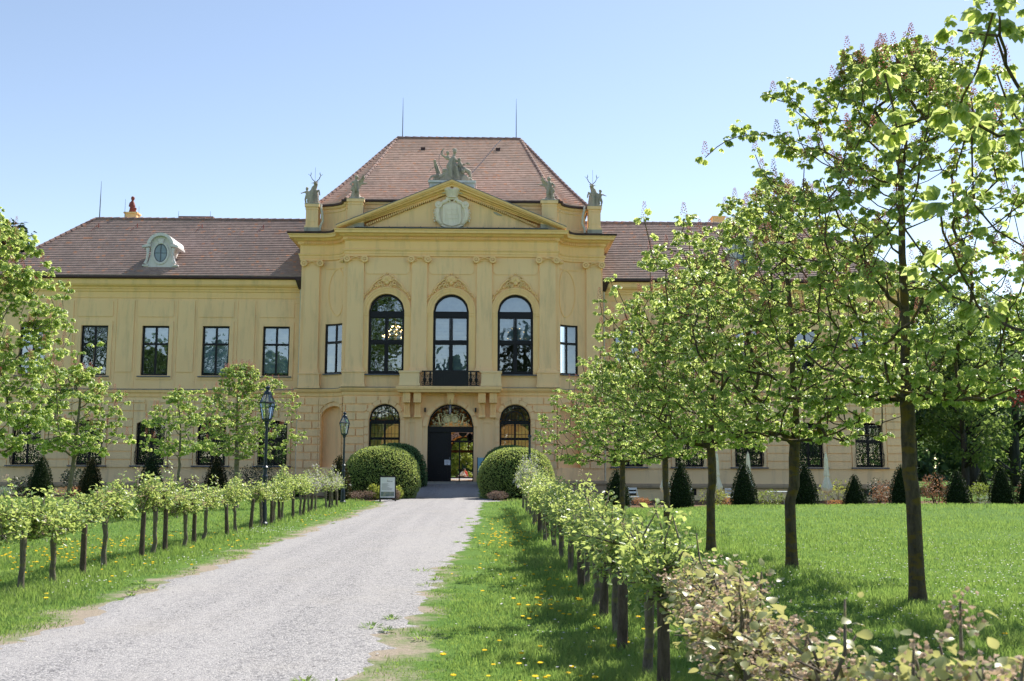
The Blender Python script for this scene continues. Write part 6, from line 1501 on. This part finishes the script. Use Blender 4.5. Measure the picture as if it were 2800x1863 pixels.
def crest():
    C, B = [], []
    C += [((-1.15, 0, .1), (1.15, 0, .1), .17, .17), ((-1.0, -.12, .22), (1.05, -.12, .22), .14, .14), ((-.7, 0, .3), (.7, 0, .3), .26, .26), ((-.35, 0, .4), (.1, 0, 1.05), .34, .26), ((.35, 0, .4), (.0, 0, 1.1), .32, .24), ((-.15, -.1, 1.0), (.05, -.05, 1.5), .22, .17)]
    C += [((-.1, 0, 1.45), (-.35, -.05, 1.55), .10, .09), ((-.35, -.05, 1.55), (-.62, -.1, 1.72), .08, .06), ((-.62, -.1, 1.72), (-.60, -.1, 2.02), .06, .05), ((-.60, -.1, 2.02), (-.50, -.1, 2.08), .05, .04), ((.2, 0, 1.45), (.42, -.1, 1.3), .09, .07), ((.42, -.1, 1.3), (.30, -.18, 1.05), .07, .05), ((.05, 0, 1.5), (.12, -.03, 1.8), .12, .08), ((-.25, -.05, 1.6), (-.28, -.05, 1.75), .09, .06)]
    C += [((-.75, -.05, .4), (-.92, -.1, .95), .16, .12), ((-.92, -.1, .95), (-1.02, -.2, 1.22), .12, .09), ((-1.0, -.15, 1.05), (-1.38, -.3, .62), .03, .03), ((-.8, -.2, .45), (-1.2, -.3, .35), .09, .06), ((-1.2, -.3, .35), (-1.40, -.3, .05), .055, .04), ((-.5, -.25, .5), (-.75, -.3, .3), .1, .07)]
    C += [((.55, 0, .6), (.48, -.05, 1.15), .18, .12), ((.48, -.05, 1.15), (.42, -.08, 1.38), .1, .07), ((.6, 0, .9), (.98, .05, .75), .16, .14), ((.98, .05, .75), (1.12, .05, .3), .13, .07), ((.5, 0, 1.15), (.88, .05, 1.25), .06, .04), ((.88, .05, 1.25), (1.02, .02, 1.22), .07, .05), ((.35, -.25, .4), (.25, -.3, .95), .10, .08), ((.0, -.25, .35), (-.15, -.3, .9), .11, .09), ((.75, -.2, .4), (.95, -.25, .25), .1, .08)]
    B += [((.14, -.05, 1.95), .13, (1, 1, 1.15)), ((-.28, -.08, 1.86), .11, (1, 1, 1.1)), ((.14, 0, 2.08), .14, (1.1, 1, .6)), ((-1.03, -.24, 1.32), .09, (1, 1.2, 1)), ((.42, -.12, 1.46), .09, (1, 1, 1.1)), ((.6, -.2, .7), .15, (1, 1, 1)), ((-.45, -.2, .72), .15, (1, 1, 1))]
    def bow(t): b = MB(); b.tube([(-.62, -.15, 1.95), (-.78, -.2, 1.6), (-.78, -.2, 1.2), (-.62, -.2, .85)], .014, 5); b.build('bow', M['rod'], t)
    stone('statue_group', 'large stone figure group with hunter and hounds crowning the pediment', (-.03, .25, 18.04), C, B, .036, extra=bow)
crest()
def chimney_figure():
    stone('chimney_figure', 'small red clay figure on the yellow chimney of the left wing', (-21.85, 8.95, 18.3), [((-.18, 0, .05), (.18, 0, .05), .1, .1), ((-.05, 0, .1), (0, 0, .5), .2, .17), ((0, 0, .5), (-.04, 0, .75), .17, .12), ((-.04, 0, .8), (-.03, 0, .92), .07, .07), ((.1, 0, .15), (.2, -.05, .3), .12, .08), ((-.16, -.02, .72), (-.22, -.06, .48), .06, .05), ((-.22, -.06, .48), (-.06, -.12, .42), .05, .04)], [((-.03, 0, 1.02), .13, (1, 1, 1.2))], .03, 'red', noise=.01)
chimney_figure()

# ------------------------------------------------------------------ terrace furniture, parasols, visitors
def parasol(loc, label, s=1.):
    t = thing('parasol', label, 'parasol', loc, 'closed parasols before the right wing'); b = MB(); b.lathe([(.25, 0), (.25, .06), (.04, .08), (.03, .3), (.025, 2.45), (.03, 2.5), (.01, 2.55)], n=10); b.build('pole', M['pipe'], t)
    b = MB(); n = 12; pr = [(.05, 2.46), (.09, 2.2), (.11, 1.7), (.14, 1.45), (.10, 1.42), (.20, 1.12), (.27, .92), (.22, .78), (.06, .72)]
    vs = []; 
    for r, z in pr:
        for k in range(n): q = r * (1 if k % 2 else .72); a = 2 * PI * k / n; vs.append((q * math.cos(a), q * math.sin(a), z - (.08 if (k % 3 == 0 and z < 1) else 0)))
    b.add(vs, [(i * n + k, i * n + (k + 1) % n, (i + 1) * n + (k + 1) % n, (i + 1) * n + k) for i in range(len(pr) - 1) for k in range(n)]); b.build('canopy', M['umbrella'], t); t.scale = (s, s, s); return t
for x, y, lb in ((17.75, -11.2, 'closed cream parasol standing free right of the second chestnut trunk'), (10.35, -11., 'closed parasol partly hidden by leaves beside the pale slim chestnut'), (12.75, -11., 'closed parasol half behind the slightly leaning chestnut trunk'), (14.2, -11., 'closed parasol behind the tip of a tall yew cone')):
    parasol((x, y, GR(x, y)), lb)
def chair(loc, rz, label):
    t = thing('folding_chair', label, 'chair', loc, 'pale folding chairs before the right wing', rz); b = MB()
    for i in range(5): b.box(-.21, .21, -.2 + .085 * i, -.13 + .085 * i, .44, .46)
    b.build('seat', M['chair'], t); b = MB(); b.box(-.21, .21, .22, .24, .78, .88); b.box(-.21, .21, .21, .23, .62, .70); b.build('backrest', M['chair'], t)
    for s in (-1, 1):
        b = MB(); b.tube([(s * .22, -.22, 0), (s * .22, .22, .88)], .012, 5); b.build('leg', M['chair'], t); b = MB(); b.tube([(s * .19, .24, 0), (s * .19, -.2, .46)], .012, 5); b.build('leg', M['chair'], t)
for x, y, rz, lb in ((9.3, -8.2, .2, 'pale blue folding chair between a chestnut stem and a yew cone'), (14.0, -8.5, 2.2, 'pale blue folding chair seen from the side left of a yew cone'), (11.9, -8.2, -1.9, 'pale blue folding chair beside the small white table')):
    chair((x, y, GR(x, y)), rz, lb)
def table(loc, label):
    t = thing('garden_table', label, 'table', loc); b = MB(); b.box(-.5, .5, -.35, .35, .70, .73); b.build('table_top', M['chair'], t)
    for x in (-.42, .42):
        for y in (-.28, .28): b = MB(); b.tube([(x, y, 0), (x * .9, y * .9, .70)], .015, 5); b.build('leg', M['chair'], t)
table((11.3, -8.3, GR(11.3, -8.3)), 'small white garden table right of a tall yew cone'); table((16.2, -8.6, GR(16.2, -8.6)), 'pale blue garden table behind shrubs left of the parasol')
def person(loc, rz, label, lean, shirt, crouch=True):
    t = thing('person', label, 'person', loc, None, rz); s = .36; b = MB(); sh = (0, -.12 - lean * .3, .92 - lean * .12)
    hip = (0, .12, .46); kn = [(-.13, -.24, .46), (.13, -.22, .5)]; ft = [(-.13, .0, .06), (.13, -.02, .06)]
    for i, e in enumerate((-1, 1)):
        b.capsule((e * .1, .12, .46), kn[i], .095, .07); b.capsule(kn[i], ft[i], .065, .045); b.capsule(ft[i], (ft[i][0], ft[i][1] - .16, .04), .045, .035)
        S = (e * .18, sh[1], sh[2] - .02); E = (e * .22, sh[1] - .16, sh[2] - .24); H = (e * .12, sh[1] - .32, sh[2] - .38); b.capsule(S, E, .055, .045); b.capsule(E, H, .042, .032)
        for k in range(4): b.capsule(H, (H[0] + e * .012 * (k - 1.5), H[1] - .09 + .008 * abs(k - 1.2), H[2] - .05), .02, .011)
        b.capsule(H, (H[0] - e * .035, H[1] - .05, H[2] - .02), .018, .012)
    b.capsule(hip, sh, .15, .15); b.capsule(sh, (0, sh[1] - .06, sh[2] + .12), .06, .055); hd = (0, sh[1] - .10, sh[2] + .24); b.ball(hd, .105, 12, 10, (.85, 1., 1.15)); b.ball((0, hd[1] - .105, hd[2] - .02), .022, 6, 5)
    o = b.build('body', M['skin'], t, smooth=True); m = o.modifiers.new('Remesh', 'REMESH'); m.mode = 'VOXEL'; m.voxel_size = .014; m.use_smooth_shade = True
    def cl(nm, caps, mat):
        c = MB()
        for q in caps: c.capsule(*q)
        o = c.build(nm, M[mat], t, smooth=True); m = o.modifiers.new('Remesh', 'REMESH'); m.mode = 'VOXEL'; m.voxel_size = .02; m.use_smooth_shade = True
    cl('shirt', [((0, .06, .52), sh, .165, .17)] + [((e * .17, sh[1], sh[2] - .02), (e * .215, sh[1] - .13, sh[2] - .2), .075, .065) for e in (-1, 1)], shirt)
    cl('trousers', [((e * .1, .12, .46), kn[i], .112, .088) for i, e in enumerate((-1, 1))] + [(kn[i], (ft[i][0], ft[i][1], .16), .082, .062) for i in (0, 1)], 'darkcloth')
    c = MB(); c.ball((0, hd[1] + .025, hd[2] + .03), .112, 12, 10, (.9, 1., 1.1)); c.build('hair', M['darkcloth'], t, smooth=True)
person((-.42, 34., -.02), 1.2, 'person in a white shirt crouching on the lawn seen through the open door', .6, 'shirtw')
person((.12, 34.6, -.02), -.5, 'person in a red top crouching right of the one in white', .3, 'shirtr')

# ------------------------------------------------------------------ distant trees
def bigtree(name, label, cat, x, y, H, zs, Rx, n, seed, mat, leafs, r0=.3, group=None, conifer=False, ncl=70, lean=0.):
    g = np.random.default_rng(seed); t = thing(name, label, cat, (x, y, GR(x, y)), group)
    b = MB(); pts = [(lean * z + .15 * math.sin(z * .5 + seed), .1 * math.cos(z * .4), z) for z in np.linspace(-.2, H * .85, 9)]; b.tube(pts, np.linspace(r0 * 1.25, r0 * .15, 9), 10)
    h = g.random(ncl) ** .8; a = g.random(ncl) * 2 * PI
    if conifer: rr = (1 - h) * .85 + .18; cz = zs + (H - zs) * h
    else: rr = np.sin(PI * np.clip(.12 + .85 * h, 0, 1)) ** .6; cz = zs + (H - zs) * h
    q = rr * Rx * (g.random(ncl) ** .4) * (1 + .2 * np.sin(3 * a + seed)); cl = np.stack([q * np.cos(a) + lean * cz, q * np.sin(a), cz], 1)
    for c in cl[::2]:
        z0 = max(zs * .8, c[2] - (.35 + .25 * (not conifer)) * math.hypot(c[0], c[1]) - .3); b.tube([(lean * z0, 0, z0), (c[0] * .5, c[1] * .5, z0 + (c[2] - z0) * .6), tuple(c)], [r0 * .32, r0 * .18, .02], 5)
    b.build('trunk', M['woodbark'], t, smooth=True)
    k = g.integers(0, ncl, n); cs = Rx * .26 * g.uniform(.6, 1.3, ncl); d = nz(g.normal(size=(n, 3))) * (g.random(n)[:, None] ** .5); pos = cl[k] + d * cs[k][:, None] * np.array([1.15, 1.15, .55 if conifer else .75])
    D = nz(d + .8 * g.normal(size=(n, 3)) - np.array([0, 0, .2])); N = nz(np.array([0, 0, 1.]) + .7 * g.normal(size=(n, 3)))
    vf = scatter(*OVATE, pos, D, N, leafs * g.uniform(.6, 1.35, n)); link('crown', mesh_np('crown', vf[0], [vf[1]]), M[mat], t); return t
def distant():
    W = 'trees of the park wood right of the palace'
    L = [('park_tree', 'dark-trunked park tree just right of the palace end wall', 31.8, 22, 15, 1.2, 4.8, 11000, 'wood_hazed', .36, .42),
         ('park_tree', 'park tree with thick dark trunk between the mossy trunk and the red tree', 36.5, 24, 17, 2.4, 5., 11000, 'wood_leaf', .36, .5),
         ('park_tree', 'slim park tree leaning right behind the pointed yew cones', 39.0, 20, 13, 2.2, 3.6, 5000, 'wood_leaf', .32, .26),
         ('park_tree', 'dark park tree filling the gap behind the red-leaved tree', 43.0, 27, 17, 3., 5.2, 7000, 'wood_hazed', .36, .5),
         ('park_tree', 'bright green park tree low behind the yew cones', 34.0, 33, 13, .8, 5.2, 6500, 'wood_leaf', .36, .3),
         ('park_tree', 'far green park tree right of the red-leaved one', 48.5, 30, 16, 1., 6., 9500, 'wood_leaf', .38, .4),
         ('park_tree', 'tall far park tree beyond the palace corner', 30.5, 44, 19, 2., 6., 7500, 'wood_hazed', .42, .5),
         ('park_tree', 'far park tree deep in the wood, dark and broad', 40.5, 42, 18, 1.5, 6.5, 7500, 'wood_hazed', .42, .5)]
    for i, (nm, lb, x, y, H, zs, Rx, n, mt, lf, r0) in enumerate(L): bigtree(nm, lb, 'tree', x, y, H, zs, Rx, n, 300 + i, mt, lf, r0, W)
    bigtree('copper_beech', 'red-leaved tree at the right edge of the picture', 'tree', 43.4, 11, 11.5, .9, 4.3, 9000, 320, 'copper', .26, .3)
    bigtree('pine_tree', 'dark pine crown showing above the left wing roof', 'tree', -39.5, 24, 20.8, 11, 5.2, 8000, 321, 'pine', .42, .45, conifer=False, ncl=40)
    bigtree('garden_tree', 'light green garden tree seen through the open palace door', 'tree', -.75, 45, 6.6, -.3, 1.7, 8000, 322, 'shruby', .26, .2)
    bigtree('garden_tree', 'darker garden tree right behind the light one through the door', 'tree', 2.2, 52, 12, -.4, 3.2, 11000, 323, 'wood_hazed', .38, .2)
    bigtree('garden_tree', 'background garden tree seen through the fanlight arch', 'tree', -3.0, 58, 12, -.2, 4.5, 8000, 324, 'wood_leaf', .4, .2)
    g = np.random.default_rng(40)   # far wood reading as one mass
    n = 26000; x = g.uniform(27, 120, n); y = 56 + g.normal(0, 3, n) + .15 * (x - 30); hh = 13 + 3 * np.sin(x * .35) + 2 * np.sin(x * .9 + 1); z = g.random(n) ** .9 * hh
    pos = np.stack([x, y - 2.5 * np.sin(z * .9 + x), z], 1); D = rdir(g, n); N = nz(np.array([0, 0, 1.]) + .8 * g.normal(size=(n, 3)))
    vf = scatter(*OVATE, pos, D, N, g.uniform(.7, 1.5, n)); tag(link('far_wood', mesh_np('far_wood', vf[0], [vf[1]]), M['wood_hazed']), 'far wood beyond the park trees', kind='stuff')
    def mass(nm, lb, x0, x1, yy, h, n, seed, mt, lf):
        g = np.random.default_rng(seed); x = g.uniform(x0, x1, n); hh = h * (1 + .22 * np.sin(x * .35) + .14 * np.sin(x * .9 + 1)); z = g.random(n) ** .85 * hh; y = yy + g.normal(0, 1.5, n) - np.sin(z * .9 + x)
        vf = scatter(*OVATE, np.stack([x, y, z], 1), rdir(g, n), nz(np.array([0, 0, 1.]) + .8 * g.normal(size=(n, 3))), lf * g.uniform(.6, 1.3, n)); tag(link(nm, mesh_np(nm, vf[0], [vf[1]]), M[mt]), lb, kind='stuff')
    mass('garden_wood', 'garden shrubbery beyond the courtyard', -16, 16, 66, 9, 9000, 41, 'wood_leaf', .55); mass('far_thicket', 'low thicket deep in the wood at right', 26, 130, 78, 8, 16000, 43, 'wood_hazed', .9); mass('rear_wood', 'park wood behind the viewer', -110, 90, -140, 12, 15000, 42, 'wood_leaf', 1.2)
    # park trees behind the photographer, mirrored in the window panes
    for i, (x, y, H, mt, con) in enumerate([(-16, -112, 34, 'wood_leaf', 0), (-5, -122, 21, 'wood_hazed', 1), (6.6, -118, 26, 'pine', 1), (19, -124, 24, 'pine', 1), (34, -115, 22, 'wood_leaf', 0), (-36, -114, 21, 'wood_leaf', 0), (-47, -118, 23, 'wood_hazed', 0), (-58, -115, 22, 'wood_leaf', 0), (-70, -116, 31, 'wood_hazed', 0), (-27, -125, 17, 'wood_leaf', 0), (47, -122, 22, 'wood_leaf', 0), (12, -126, 15, 'wood_leaf', 0), (60, -118, 23, 'wood_hazed', 0)]):
        bigtree('park_tree', 'park tree standing behind the viewer, reflected in the palace windows', 'tree', x, y, H, .8, 7.2 if not con else 4.8, 5200, 340 + i, mt, .8, .4, 'trees behind the viewer', bool(con), 60)
distant()
